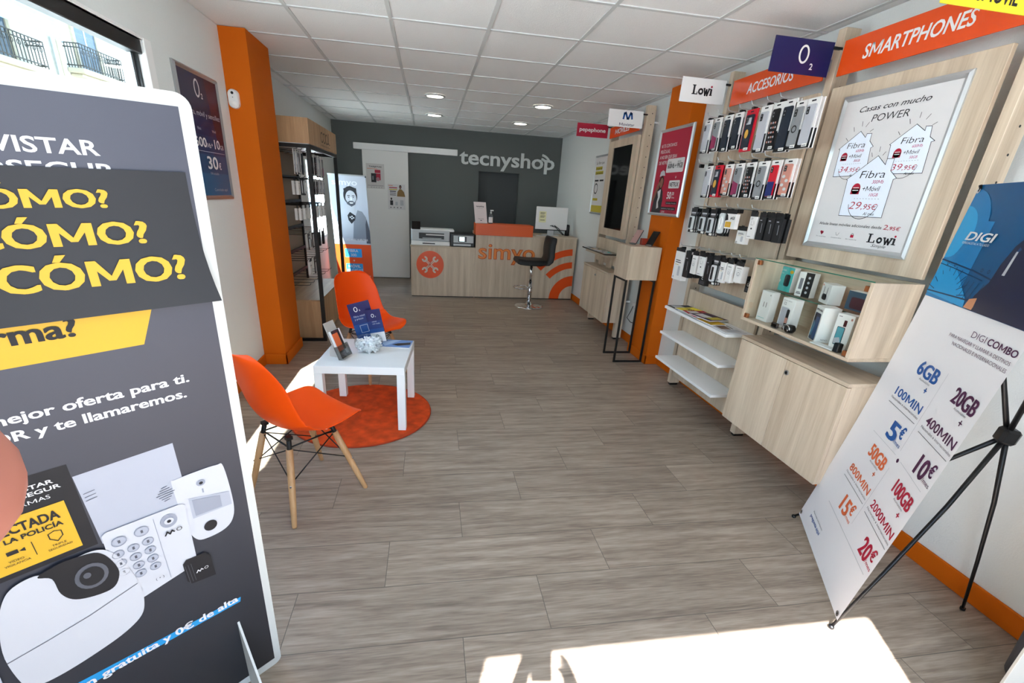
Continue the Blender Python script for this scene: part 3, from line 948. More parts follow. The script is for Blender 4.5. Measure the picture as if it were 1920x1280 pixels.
for y in (4.9, 5.15):
    MB().box(2.03, 2.06, y, y + .1, .77, .905, WOODV).build('bracket', gs)
# socket with cable beside the unit
so = thing('wall_socket', 'white wall socket with a hanging cable behind the pedestal legs', 'socket', (XR, 4.52, .43))
MB().box(XR - .012, XR, 4.45, 4.56, .405, .46, WHITE, .004).build('plate', so)
MB().tube([(XR - .012, 4.53, .42), (XR - .03, 4.54, .35), (XR - .03, 4.60, .27), (XR - .02, 4.52, .24), (XR - .01, 4.42, .25)], .004, BLACK, 6).build('cable', so)

# pedestal with metal legs
pd = thing('display_pedestal', 'wooden box pedestal on thin black metal legs', 'pedestal', (1.945, 4.03, 0))
x0, x1, y0, y1 = 1.79, 2.095, 3.885, 4.18
MB().box(x0, x1, y0, y1, .815, 1.115, WOODV, .0015).build('box', pd)
l = .018
for yy in (y0 + .004, y1 - l - .004):
    m = MB().box(x0 + .004, x0 + .004 + l, yy, yy + l, 0, .815, BLACKM, .001).build('leg', pd)
    m = MB().box(x1 - .004 - l, x1 - .004, yy, yy + l, 0, .815, BLACKM, .001).build('leg', pd)
    MB().box(x0 + .004 + l, x1 - .004 - l, yy, yy + l, 0, l, BLACKM, .001).build('floor_rail', pd)
MB().box(x0 + .004, x0 + .004 + l, y0 + .004 + l, y1 - .004 - l, .797, .815, BLACKM).box(x1 - .004 - l, x1 - .004, y0 + .004 + l, y1 - .004 - l, .797, .815, BLACKM).build('top_rail', pd)

# red framed poster on the pillar
t = thing('poster', 'red poster with a person in a cap, silver frame on the orange pillar', 'poster', (2.10, 4.0, 1.386))
F = wall_frame(2.108)
a0, a1, b0, b1 = -4.285, -3.722, 1.386, 2.112
snap_frame(t, F, a0, a1, b0, b1, .026, .022, ALUW)
m = MB()
m.rect(F, a0 + .022, a1 - .022, b0 + .022, b1 - .022, .0105, CRIM)
D = .0112
def px(u, v):      # share of the sheet, v from the top
    return a0 + .022 + u * (a1 - a0 - .044), b1 - .022 - v * (b1 - b0 - .044)
for i, s in enumerate(('NI TE CONTAMOS', 'PEL\u00cdCULAS,', 'A NO SER QUE SEAN', 'DE NETFLIX')):
    a, b_ = px(.07, .19 + i * .068)
    m.text(F, s, a, b_, .028, PAPER, w=(.27, .17, .30, .18)[i], bold=.01, d=D)
a, b_ = px(.37, .50); a2, b2 = px(.93, .335)
m.rrect(F, a, a2, b_, b2, .015, D, PAPER)
m.text(F, 'FIBRA', a + .03, b2 - .035, .014, INK, d=D + .0006).text(F, 'M\u00d3VIL', a + .18, b2 - .035, .014, INK, d=D + .0006)
m.text(F, '600Mb + 99GB', a + .02, b_ + .035, .04, INK, w=a2 - a - .04, bold=.02, d=D + .0006)
m.text(F, '+', px(.72, .58)[0], px(.72, .58)[1], .03, PAPER, bold=.03, d=D)
a, b_ = px(.55, .69); a2, b2 = px(.90, .595)
m.rrect(F, a, a2, b_, b2, .012, D, PAPER)
m.text(F, 'NETFLIX', (a + a2) / 2, b_ + .016, .034, INK, w=.15, al='c', bold=.02, d=D + .0006)
a, b_ = px(.55, .815)
m.text(F, '50', a, b_, .058, PAPER, w=.075, bold=.03, d=D).text(F, '30', a + .085, b_ + .03, .026, PAPER, bold=.02, d=D).text(F, '\u20ac/mes', a + .085, b_ + .004, .014, PAPER, d=D)
a, b_ = px(.55, .885); m.rect(F, a, a + .19, b_, b_ + .024, D, INK); m.text(F, 'Llamadas ilimitadas', a + .01, b_ + .006, .011, LGREY, w=.17, d=D + .0005)
a, b_ = px(.40, .955); m.rect(F, a, a + .26, b_, b_ + .026, D, INK); m.text(F, 'Instalaci\u00f3n y router gratis', a + .01, b_ + .007, .012, LGREY, w=.235, d=D + .0005)
m.text(F, 'LOWI', px(.45, .99)[0], px(.45, .99)[1], .016, PAPER, bold=.02, d=D).text(F, 'VODAFONE', px(.64, .99)[0], px(.64, .99)[1], .014, INK, d=D)
# person in a cap and dark shirt
FACE = mat('printed_skin', '#8A5A48', 0.5)
m.poly(F, [px(*q) for q in ((.06, 1.0), (.10, .82), (.14, .73), (.23, .68), (.30, .68), (.38, .73), (.42, .84), (.40, 1.0))], D, mat('printed_dark_cloth', '#2B2A2E', .5))
m.poly(F, [px(*q) for q in ((.19, .73), (.30, .70), (.31, .80), (.27, .86), (.31, .93), (.24, .95), (.22, .86), (.24, .80))], D + .0004, PAPER)
m.poly(F, [px(*q) for q in ((.02, .83), (.13, .66), (.20, .60), (.23, .63), (.13, .80), (.06, .88))], D + .0005, FACE)
m.ell(F, *px(.275, .615), .045, .055, D + .0003, mat('printed_dark_hair', '#241512', .5), 18)
m.ell(F, *px(.28, .62), .030, .043, D + .0005, FACE, 18)
m.poly(F, [px(*q) for q in ((.18, .545), (.20, .485), (.27, .465), (.34, .48), (.37, .535), (.28, .53))], D + .0008, LGREY)
m.build('printed_sheet', t)

# yellow and white poster on the wall past the screen
t = thing('poster', 'narrow yellow and white poster in a silver frame beyond the screen', 'poster', (XR, 6.1, 1.31))
F = wall_frame(XR)
a0, a1, b0, b1 = -6.33, -5.80, 1.315, 2.045
snap_frame(t, F, a0, a1, b0, b1, .026, .02, ALUW)
m = MB()
m.rect(F, a0 + .022, a1 - .022, b0 + .022, b1 - .022, .0095, PAPER)
D = .0102
OLIVE = mat('mustard_print', '#C6B432', 0.5)
m.text(F, 'La fibra que', a0 + .06, b1 - .11, .035, INK, w=.28, d=D)
m.rect(F, a0 + .05, a0 + .29, b1 - .18, b1 - .14, D, OLIVE).text(F, '0 esperas', a0 + .06, b1 - .175, .03, INK, w=.22, d=D + .0005)
m.rect(F, a0 + .05, a0 + .34, b1 - .235, b1 - .195, D, OLIVE).text(F, '0 permanencia', a0 + .06, b1 - .23, .03, INK, w=.27, d=D + .0005)
m.rect(F, a0 + .06, a0 + .2, b1 - .32, b1 - .30, D, INK).rect(F, a0 + .24, a0 + .38, b1 - .32, b1 - .30, D, INK)
m.arc(F, a0 + .13, b0 + .32, .052, .068, 0, 2 * pi, D, INK, 28)
m.rect(F, a0 + .05, a0 + .24, b0 + .17, b0 + .20, D, OLIVE)
m.rect(F, a0 + .022, a1 - .022, b0 + .022, b0 + .11, D, OLIVE)
m.build('printed_sheet', t)
# ------------------------------------------------------------------ back of the shop: counter, stool, lettering
CY = 6.68
FC = Frame((0, CY, 0), (1, 0, 0), (0, 0, 1), (0, -1, 0))
lc = thing('service_counter', 'low wooden counter with a round orange spanner emblem', 'counter', (.2, 6.95, 0))
MB().box(-.268, .668, CY, CY + .02, .012, .722, WOODV, .001).build('front_panel', lc)
MB().box(-.268, -.248, CY + .02, CY + .58, .012, .722, WOODV, .001).build('side_panel', lc)
MB().box(-.274, .668, CY - .008, CY + .60, .722, .742, WOODX, .0015).build('worktop', lc)
MB().box(-.26, .66, CY + .01, CY + .03, 0, .012, BLACK).build('plinth', lc)
m = MB()
m.ell(FC, .009, .474, .198, .198, .0015, OR, 56)
WR = mat('pale_emblem_print', '#D8C8B8', .5)
def wrench(ang):
    F2 = Frame(FC.p(.009, .474, .0022), FC.u * cos(ang) + FC.v * sin(ang), FC.v * cos(ang) - FC.u * sin(ang), FC.n)
    m.line(F2, [(-.085, 0), (.085, 0)], .030, 0, WR)
    m.line(F2, [(-.07, 0), (.07, 0)], .008, .0005, OR)
    for s in (-1, 1):
        m.arc(F2, s * .11, 0, .018, .043, (pi if s < 0 else 0) + .7, (pi if s < 0 else 0) + 2 * pi - .7, .0003, WR, 16)
wrench(pi / 4)
wrench(-pi / 4)
m.build('spanner_emblem', lc)

hc = thing('reception_counter', 'high wooden counter with an orange logo word and orange arcs', 'counter', (1.44, 6.95, 0))
MB().box(.670, 2.205, CY, CY + .02, .012, .925, WOODV, .001).build('front_panel', hc)
MB().box(2.185, 2.205, CY + .02, CY + .58, .012, .925, WOODV, .001).build('side_panel', hc)
MB().box(.670, .690, CY + .02, CY + .58, .742, .925, WOODV, .001).build('side_panel', hc)
MB().box(.670, 2.21, CY - .006, CY + .60, .925, .945, WOODX, .0015).build('worktop', hc)
MB().box(.658, 1.508, CY - .03, CY + .27, .925, 1.085, mat('orange_counter_laminate', '#DD5A1E', .4), .002).build('raised_ledge', hc)
MB().box(.68, 2.2, CY + .01, CY + .03, 0, .012, BLACK).build('plinth', hc)
m = MB()
m.text(FC, 'simyo', .712, .588, .235, mat('dark_orange_outline', '#C2541A', .5), w=.86, bold=.024, d=.0012)
m.text(FC, 'simyo', .717, .591, .230, mat('amber_print', '#E8873A', .5), w=.85, bold=-.006, d=.0018)
m.build('logo_word', hc)
c_ = (2.205, .0)
MB().arc(FC, *c_, .682, .778, radians(94), radians(140), .0015, OR, 20).build('logo_arc', hc)
MB().arc(FC, *c_, .49, .585, radians(94), radians(139), .0015, OR, 20).build('logo_arc', hc)
MB().arc(FC, 2.205, .012, .205, .36, radians(91), radians(179.9), .0015, OR, 20).build('logo_arc', hc)

# bar stool
st = thing('bar_stool', 'black padded bar stool on a chrome pedestal before the counter', 'bar stool', (1.42, 6.19, 0))
sx, sy = 1.42, 6.19
MB().lathe((sx, sy, 0), [(.0, 0), (.205, 0), (.207, .006), (.19, .014), (.10, .026), (.045, .04), (.034, .07), (.0, .07)], CHROME, 48).build('base', st)
MB().cyl((sx, sy, .06), (sx, sy, .36), .029, CHROME).cyl((sx, sy, .36), (sx, sy, .60), .02, CHROME).build('pole', st)
m = MB()
m.tube([(sx - .02 - .15 + .115 * cos(t * 2 * pi / 24) + .045, sy + .125 * sin(t * 2 * pi / 24), .275) for t in range(25)], .0085, CHROME, 8)
m.tube([(sx, sy, .275), (sx - .05, sy, .275)], .0085, CHROME, 8).cyl((sx, sy, .262), (sx, sy, .288), .036, CHROME)
m.build('footrest', st)
MB().tube([(sx + .01, sy - .03, .585), (sx - .02, sy - .12, .578), (sx - .03, sy - .2, .57)], .005, CHROME, 6).box(sx - .07, sx + .07, sy - .07, sy + .07, .592, .604, BLACKM).build('height_lever', st)
def pad(path, th, y0, y1, name, tuft):
    """Upholstered slab following a path in x, z; the side edges are rounded."""
    rows = []
    for side, off in ((0, .0),):
        pass
    P = []
    n = len(path)
    for i in range(n):
        a = Vector(path[max(i - 1, 0)])
        b_ = Vector(path[min(i + 1, n - 1)])
        t = (b_ - a).normalized()
        nn = Vector((-t.y, t.x))
        c0 = Vector(path[i])
        e = min(i, n - 1 - i)
        k = (.55, .85, 1.0)[min(e, 2)]
        ring = []
        for (yy, zz) in ((-1, -.6), (-.94, -.95), (-.5, -1), (0, -1), (.5, -1), (.94, -.95), (1, -.6), (1, .6), (.94, .95), (.5, 1.0 - tuft), (0, 1.0), (-.5, 1.0 - tuft), (-.94, .95), (-1, .6)):
            q = c0 + nn * (zz * th * .5 * k)
            ring.append((q.x, (y0 + y1) / 2 + yy * (y1 - y0) / 2 * (.93 + .07 * k), q.y))
        P.append(ring + [ring[0]])
    m = MB().grid(P, LEATHER)
    m.add(P[0][:-1], [tuple(range(13, -1, -1))], LEATHER, True).add(P[-1][:-1], [tuple(range(14))], LEATHER, True)
    return m.build(name, st)
pad([(1.19, .655), (1.20, .652), (1.23, .648), (1.30, .640), (1.40, .637), (1.50, .637), (1.56, .640), (1.60, .650)], .075, sy - .20, sy + .20, 'seat', .05)
pad([(1.575, .628), (1.612, .64), (1.645, .675), (1.655, .73), (1.652, .80), (1.655, .88), (1.665, .94), (1.672, .975), (1.674, .985)], .085, sy - .19, sy + .19, 'backrest', .05)

# objects on the counters
pr = thing('printer', 'grey and white printer with a raised dark screen on the low counter', 'printer', (.02, 6.95, .742))
PGR = mat('pale_grey_plastic', '#BFC4C6', .45)
PDG = mat('dark_grey_plastic', '#2B2D30', .4)
MB().box(-.262, .295, 6.74, 7.14, .742, .80, WHITE, .006).box(-.262, .295, 6.76, 7.14, .80, .952, PGR, .012).box(-.262, .36, 6.80, 7.1, .935, .965, WHITE, .006).build('body', pr)
MB().box(-.15, .21, 6.735, 6.77, .835, .915, BLACK).box(-.10, .17, 6.70, 6.76, .842, .85, PGR).box(-.05, .22, 6.72, 6.76, .885, .9, PAPER).build('paper_slot', pr)
MB().box(-.10, .08, 6.733, 6.745, .762, .776, BLACK).build('tray_slot', pr)
F2 = Frame((-.255, 6.80, .955), (.98, 0, 0), (0, .35, .94))
MB().fbox(F2, 0, .125, 0, .115, -.008, .008, SCREEN, .003).build('control_screen', pr)
p2 = thing('printer', 'small black printer with a silver front and lit display', 'printer', (.475, 6.9, .742))
MB().box(.305, .655, 6.70, 7.02, .742, .93, BLACK, .012).build('body', p2)
MB().box(.345, .635, 6.692, 6.702, .80, .90, PGR, .003).box(.345, .60, 6.690, 6.702, .755, .785, PGR, .003).build('front_plate', p2)
MB().box(.415, .535, 6.686, 6.694, .815, .89, PDG).rect(Frame((0, 6.6855, 0), (1, 0, 0), (0, 0, 1), (0, -1, 0)), .43, .505, .822, .884, 0, mat('lit_display', '#CFE6EA', .3, emit=.8)).build('display', p2)

sg = thing('counter_sign', 'tall white tilted notice on the orange counter ledge', 'notice', (.735, 6.70, 1.085))
F2 = Frame((.655, 6.70, 1.085), (.985, -.02, .0), (-.11, .10, .98))
m = MB().fbox(F2, 0, .176, 0, .292, -.002, 0, mat('pinkish_paper', '#E3D5D3', .5))
m.text(F2, 'tecnyshop', .088, .225, .020, INK, w=.11, al='c', bold=.02).rect(F2, .05, .126, .205, .207, .0008, GREYI)
m.text(F2, 'Gracias', .088, .058, .013, INK, w=.08, al='c').rect(F2, .076, .10, .036, .045, .0008, INK)
m.build('printed_sheet', sg)
MB().fbox(F2, 0, .176, -.0, .008, -.02, .012, ACRYL).build('stand', sg)
bt = thing('sanitizer_bottle', 'clear pump bottle beside the tilted notice', 'bottle', (.882, 6.74, 1.085))
bx, by = .882, 6.74
MB().lathe((bx, by, 1.085), [(.0, 0), (.028, 0), (.031, .004), (.031, .105), (.024, .122), (.011, .13), (.011, .14)], CLEARP, 24).build('body', bt)
MB().lathe((bx, by, 1.09), [(.0315, .01), (.0315, .085)], WHITE, 24).build('label_band', bt)
MB().cyl((bx, by, 1.224), (bx, by, 1.245), .013, WHITE).cyl((bx, by, 1.245), (bx, by, 1.262), .005, WHITE).box(bx - .012, bx + .036, by - .008, by + .008, 1.262, 1.274, WHITE, .003).build('pump', bt)

mo = thing('monitor', 'white back of a monitor with a yellow sticker on the counter', 'monitor', (1.86, 6.95, .945))
F2 = Frame((1.602, 6.93, 1.03), (1, .03, 0), (.012, .06, 1))
MB().fbox(F2, 0, .50, 0, .328, -.03, 0, WHITE, .006).build('shell', mo)
MB().fbox(F2, .01, .49, -.012, .0, -.02, -.004, BLACK).build('lower_bezel', mo)
MB().box(1.80, 1.90, 6.945, 6.965, .95, 1.1, PGR, .004).box(1.73, 1.97, 6.87, 7.05, .946, .953, PGR, .003).build('stand', mo)
m = MB().fbox(F2, .045, .155, .10, .26, 0, .0015, mat('pale_yellow_sticker', '#E9E6B8', .5), .0006)
for i, zz in enumerate((.235, .218, .19, .172, .13)):
    m.rect(F2, .062, .138 - .012 * (i % 2), zz, zz + .007, .002, INK)
m.build('sticker', mo)
MB().tube([F2.p(.26, .05, .004), F2.p(.30, .04, .05), F2.p(.36, -.02, .08), F2.p(.43, -.075, .06)], .006, BLACK, 6).tube([F2.p(.30, .06, .004), F2.p(.35, .02, .06), F2.p(.42, -.06, .09), F2.p(.47, -.078, .05)], .006, BLACK, 6).tube([F2.p(.23, .055, .004), F2.p(.27, .06, .02)], .005, BLACK, 6).build('cable', mo)
tag(MB().lathe((2.125, 6.98, .945), [(.0, 0), (.032, 0), (.036, .01), (.034, .14), (.028, .165), (.0, .17)], BLACK, 20).build('speaker'), 'small black cylinder speaker beside the white monitor', 'speaker')
pf = thing('papers', 'loose papers and cables lying in front of the white monitor', 'papers', (1.7, 6.80, .945))
MB().box(1.58, 1.79, 6.73, 6.88, .945, .948, PAPER).build('sheet', pf)
MB().hexa([(1.66, 6.74, .9482), (1.86, 6.79, .9482), (1.83, 6.90, .9482), (1.63, 6.85, .9482), (1.66, 6.74, .951), (1.86, 6.79, .951), (1.83, 6.90, .951), (1.63, 6.85, .951)], LGREY).build('sheet', pf)

# shop name in raised letters
t = thing('shop_sign', 'raised pale letters with wave arcs on the grey back wall', 'sign', (1.3, YB - .02, 1.9))
FT = Frame((0, YB - .028, 0), (1, 0, 0), (0, 0, 1), (0, -1, 0))
LET = mat('pale_raised_letters', '#D3D8D6', .5)
m = MB()
m.text(FT, 'tecnyshop', .495, 1.938, .228, LET, w=1.63, bold=.022, d=0, thick=.027)
m.build('lettering', t)
m = MB()
m.arc(FT, 1.865, 1.965, .175, .21, radians(28), radians(80), -.02, LET, 12, 0)
m.arc(FT, 1.865, 1.965, .115, .15, radians(28), radians(80), -.02, LET, 12, 0)
m.build('wave_arcs', t)

# notices on the sliding door
FD = Frame((0, YB - .036, 0), (1, 0, 0), (0, 0, 1), (0, -1, 0))
t = thing('notice', 'printed notice with a red and black picture, higher of two on the sliding door', 'notice', (-.87, YB - .036, 1.47))
m = MB().fbox(FD, -1.016, -.728, 1.468, 1.846, 0, .001, mat('greyish_paper', '#CFCBC8', .5))
m.text(FD, 'TARJETAS', -.97, 1.79, .022, INK, w=.2, bold=.02, d=.0016)
m.rect(FD, -1.0, -.84, 1.766, 1.772, .0016, ORTX).rect(FD, -.88, -.79, 1.60, 1.755, .0016, CRIM).rect(FD, -.94, -.86, 1.565, 1.70, .002, INK).rect(FD, -.925, -.90, 1.60, 1.66, .0024, GREYI)
m.ell(FD, -.835, 1.615, .03, .03, .0024, mat('dusty_pink_print', '#A8727C', .5), 14).rect(FD, -.875, -.795, 1.70, 1.706, .0024, PAPER)
m.rect(FD, -1.0, -.75, 1.512, 1.518, .0016, GREYI)
for i in range(5):
    m.rect(FD, -.95 + i * .04, -.932 + i * .04, 1.486, 1.493, .0016, GREYI)
m.build('printed_sheet', t)
t = thing('notice', 'printed notice with a small portrait, lower of two on the sliding door', 'notice', (-.545, YB - .036, 1.157))
m = MB().fbox(FD, -.684, -.40, 1.157, 1.553, 0, .001, PAPER)
m.rect(FD, -.67, -.60, 1.527, 1.535, .0016, ORTX)
for i in range(5):
    m.rect(FD, -.66 + .01 * (i > 1), -.55 + .02 * (i < 2), 1.492 - i * .028, 1.506 - i * .028, .0016, (CRIM, mat('mustard_print', '#C6B432', .5), INK, GREYI, GREYI)[i])
m.ell(FD, -.478, 1.515, .020, .03, .0016, mat('printed_dark_hair', '#241512', .5), 14).ell(FD, -.478, 1.51, .012, .018, .002, mat('printed_skin', '#8A5A48', .5), 12)
m.poly(FD, [(-.535, 1.365), (-.525, 1.44), (-.49, 1.485), (-.46, 1.48), (-.42, 1.44), (-.40, 1.365)], .0014, mat('printed_brown_cloth', '#8A6A34', .5))
m.rect(FD, -.65, -.602, 1.225, 1.30, .0016, INK).ell(FD, -.628, 1.325, .014, .02, .0016, INK, 12).rect(FD, -.565, -.525, 1.225, 1.28, .0016, LGREY).rect(FD, -.485, -.43, 1.225, 1.31, .0016, LGREY)
for i in range(4):
    m.ell(FD, -.64 + i * .055, 1.19, .009, .009, .0016, INK, 8)
m.build('printed_sheet', t)
# ------------------------------------------------------------------ street-side wall: display of accessories, banner, poster, detector
dx, dy0, dy1 = -1.03, 4.5, 5.74
cd = thing('accessory_display', 'wooden and black metal accessory display with a lettered header', 'display stand', (-1.25, 5.12, 0))
MB().box(-1.50, dx, dy0, dy1, 1.806, 2.006, OAKV, .0015).build('header', cd)
FCD = Frame((dx, 0, 0), (0, 1, 0), (0, 0, 1), (1, 0, 0))
m = MB()
ys = 5.02
for i in range(3):
    yy = ys + i * .105
    oval_d = 24
    for k in range(oval_d):
        if i == 0 and k in (0, 1, 23, 2, 22):
            continue
        t0, t1 = 2 * pi * k / oval_d, 2 * pi * (k + 1) / oval_d
        m.line(FCD, [(yy + .047 * cos(t0), 1.905 + .042 * sin(t0)), (yy + .047 * cos(t1), 1.905 + .042 * sin(t1))], .010, .0012, INK)
m.line(FCD, [(ys + .26, 1.868), (ys + .30, 1.875), (ys + .325, 1.93), (ys + .315, 1.965), (ys + .295, 1.95), (ys + .30, 1.89), (ys + .33, 1.862), (ys + .35, 1.868)], .010, .0012, INK)
m.text(FCD, 'ACCESORIOS DE TELEFON\u00cdA', ys - .06, 1.828, .012, INK, w=.42, d=.0012)
m.build('lettering', cd)
MB().box(-1.48, dx - .012, dy0 + .012, dy1 - .012, 1.800, 1.806, WHITE).build('painted_lit_soffit', cd)  # white panel stands in for light on the header's underside
for x in (-1.49, dx - .034):
    for y in (dy0, dy1 - .034):
        MB().box(x, x + .034, y, y + .034, 0, 1.800, BLACKM, .002).build('post', cd)
for (a0, a1, c0, c1) in ((-1.49, dx, dy0, dy0 + .034), (-1.49, dx, dy1 - .034, dy1)):
    MB().box(a0 + .034, a1 - .034, c0, c1, 1.77, 1.800, BLACKM, .001).build('top_rail', cd)
    MB().box(a0 + .034, a1 - .034, c0, c1, 0, .024, BLACKM, .001).build('floor_rail', cd)
MB().box(dx - .034, dx, dy0 + .034, dy1 - .034, 1.77, 1.800, BLACKM, .001).build('top_rail', cd)
MB().box(-1.49, dx - .04, dy0 + .036, dy1 - .036, .024, .40, OAKV, .0015).build('base_box', cd)
MB().box(-1.49, dx - .036, dy0 + .036, dy1 - .036, .40, .412, OAKY, .001).build('base_top', cd)
MB().box(-1.495, -1.475, dy0 + .034, dy1 - .034, .412, 1.77, mat('dark_oak_backing', '#8C7A66', .6), .001).build('back_panel', cd)
RZ = (1.535, 1.295, 1.03, .785, .545, 1.775)
for z in RZ[:5]:
    MB().box(-1.475, -1.455, dy0 + .034, dy1 - .034, z - .016, z + .016, BLACKM, .001).build('hook_rail', cd)
HY = [4.64, 4.79, 4.95, 5.12, 5.30, 5.48, 5.63]
for z in (1.775, 1.535, 1.295, 1.03, .785, .545):
    for y in HY:
        MB().tube([(-1.46, y, z - .012), (-1.20, y, z - .008), (-1.175, y, z - .004), (-1.165, y, z + .012)], .0028, BLACK, 5).build('hook', cd)

# roll banner with a smiling man
bn = thing('roll_banner', 'grey and orange banner with a smiling man in a sweater', 'banner', (-1.15, 7.25, 0))
FBN = Frame((-1.405, 7.27, .055), (1, 0, 0), (-.028, -.02, 1.0))
BW, BH = .53, 1.575
m = MB().fbox(FBN, 0, BW, 0, BH, -.001, 0, mat('pale_blue_grey_print', '#B4B9C6', .5))
D = .0006
GP = [mat('grey_photo_%s' % n, h, .5) for n, h in (('white', '#DADCE2'), ('light', '#B9BCC4'), ('mid', '#7E828C'), ('dark', '#4A4D57'), ('black', '#1B1C22'))]
OB = mat('banner_orange', '#E0501A', .45)
b0 = .60
m.rect(FBN, 0, BW, 0, b0, D, OB)
# sweater, shirt, head
cx = .285
m.poly(FBN, [(.0, b0), (.0, .92), (.06, 1.03), (.17, 1.10), (.24, 1.13), (.36, 1.12), (.44, 1.08), (.50, 1.0), (.53, .80), (.53, b0)], D, GP[1])
m.poly(FBN, [(cx - .01, b0 + .06), (cx + .02, .92), (cx + .09, 1.10), (.44, 1.08), (.49, 1.0), (.515, .82), (.52, b0 + .06)], D * 2, GP[2])
m.poly(FBN, [(.47, b0 + .02), (.475, .90), (.495, .98), (.53, .80), (.53, b0 + .02)], D * 3, GP[3])
m.poly(FBN, [(cx - .07, 1.17), (cx - .08, 1.10), (cx - .02, 1.0), (cx + .05, 1.09), (cx + .06, 1.17)], D * 3, GP[1])
m.poly(FBN, [(cx - .06, 1.02), (cx - .02, 1.07), (cx + .055, 1.02), (cx + .045, .96), (cx - .01, .90), (cx - .05, .95)], D * 4, GP[4])
for a, b_ in ((-.022, .995), (.004, 1.008), (.0, .975), (.026, .988)):
    m.rect(FBN, cx + a - .009, cx + a + .009, b_ - .009, b_ + .009, D * 5, GP[0])
m.ell(FBN, cx + .005, 1.30, .098, .128, D * 4, GP[4], 28)
m.ell(FBN, cx + .012, 1.262, .077, .108, D * 5, GP[1], 28)
m.poly(FBN, [(cx - .072, 1.30), (cx - .06, 1.355), (cx + .0, 1.375), (cx + .07, 1.35), (cx + .092, 1.29), (cx + .095, 1.40), (cx + .01, 1.43), (cx - .085, 1.39)], D * 6, GP[4])
m.poly(FBN, [(cx - .062, 1.245), (cx - .05, 1.18), (cx + .01, 1.145), (cx + .065, 1.175), (cx + .085, 1.25), (cx + .06, 1.205), (cx + .035, 1.225), (cx - .015, 1.225), (cx - .04, 1.205)], D * 6, GP[3])
for s in (-1, 1):
    m.rect(FBN, cx + .014 + s * .033 - .019, cx + .014 + s * .033 + .019, 1.292, 1.302, D * 7, GP[4]).ell(FBN, cx + .014 + s * .033, 1.275, .011, .006, D * 7, GP[4], 10)
m.poly(FBN, [(cx + .006, 1.278), (cx + .022, 1.278), (cx + .028, 1.235), (cx + .002, 1.235)], D * 7, GP[0])
m.poly(FBN, [(cx - .018, 1.205), (cx + .045, 1.205), (cx + .03, 1.188), (cx - .004, 1.188)], D * 8, GP[0])
m.text(FBN, 'simyo', .045, 1.44, .085, GP[0], w=.355, bold=.012, d=D * 3)
m.text(FBN, 'NO LE DES M\u00c1S VUELTAS', .04, .655, .030, PAPER, w=.45, bold=.012, d=D * 6)
for z0, z1, a, c_ in ((.405, .535, 'FIBRA', '300'), (.17, .31, 'M\u00d3VIL', '40 GIGAS')):
    m.rrect(FBN, .135, .385, z0, z1, .012, D * 2, SKYB)
    m.text(FBN, a, .26, z0 + .078, .042, PAPER, al='c', bold=.015, d=D * 3).text(FBN, c_, .26, z0 + .016, .042, PAPER, al='c', bold=.015, d=D * 3)
m.text(FBN, '+', .26, .335, .04, PAPER, al='c', bold=.02, d=D * 3)
m.text(FBN, '38,99', .395, .075, .055, PAPER, al='c', w=.19, bold=.01, d=D * 3)
m.build('printed_sheet', bn)
MB().box(-1.42, -.86, 7.24, 7.31, .014, .06, mat('banner_base', '#8E5038', .5), .006).build('base', bn)
for x in (-1.36, -.97):
    MB().box(x - .02, x + .02, 7.17, 7.38, 0, .014, BLACK, .003).build('foot', bn)
MB().fbox(FBN, -.005, BW + .005, BH - .008, BH + .012, -.006, .004, ALU, .002).fbox(FBN, BW - .012, BW + .006, BH - .02, BH - .004, -.004, .006, BLACK, .001).build('top_bar', bn)
MB().cyl((-1.17, 7.285, .06), FBN.p(.27, BH, -.008), .008, ALU).build('pole', bn)

# framed blue poster on the wall
t = thing('poster', 'dark blue poster with a white oval letter in a silver frame by the window', 'poster', (XL, 3.4, 1.35))
FP = Frame((XL, 0, 0), (0, 1, 0), (0, 0, 1), (1, 0, 0))
a0, a1, b0, b1 = 3.125, 3.682, 1.348, 2.082
snap_frame(t, FP, a0, a1, b0, b1, .026, .02, ALU)
m = MB()
PN = [mat('poster_blue_%d' % i, h, .3) for i, h in enumerate(('#15163E', '#151E4E', '#15305E', '#154772', '#1A5C86'))]
n = len(PN)
e = .022
for i in range(n):
    z1_ = b1 - e - (b1 - b0 - 2 * e) * (0, .30, .48, .64, .8)[i]
    z0_ = b1 - e - (b1 - b0 - 2 * e) * (.30, .48, .64, .8, 1.0)[i]
    m.rect(FP, a0 + e, a1 - e, z0_, z1_, .0095, PN[i])
MR = mat('poster_maroon', '#3F1630', .3)
m.poly(FP, [(a1 - .20, b1 - e), (a1 - e, b1 - e), (a1 - e, b1 - .42), (a1 - .12, b1 - .40)], .0098, MR)
D = .0104
oval(m, FP, 3.375, 1.985, .035, .050, .011, PAPER, d=D)
m.text(FP, '2', 3.418, 1.935, .03, PAPER, bold=.02, d=D)
m.text(FP, 'Fibra, m\u00f3vil y sencillez', 3.20, 1.835, .030, LGREY, w=.44, d=D)
m.text(FP, 'Fibra', 3.30, 1.755, .016, LGREY, d=D).text(FP, 'M\u00f3vil', 3.50, 1.755, .016, LGREY, d=D)
m.text(FP, '600', 3.24, 1.66, .055, PAPER, w=.15, bold=.02, d=D).text(FP, 'Mb', 3.395, 1.66, .028, PAPER, d=D).text(FP, '+', 3.455, 1.665, .03, PAPER, d=D).text(FP, '10', 3.50, 1.66, .055, PAPER, w=.08, bold=.02, d=D).text(FP, 'GB', 3.585, 1.66, .028, PAPER, d=D)
m.rect(FP, 3.20, 3.64, 1.633, 1.636, D, LGREY)
m.text(FP, '30', 3.36, 1.535, .075, PAPER, w=.15, bold=.02, d=D).text(FP, '\u20ac', 3.52, 1.535, .04, PAPER, bold=.02, d=D)
m.text(FP, 'IVA incluido', 3.38, 1.50, .016, LGREY, w=.12, d=D)
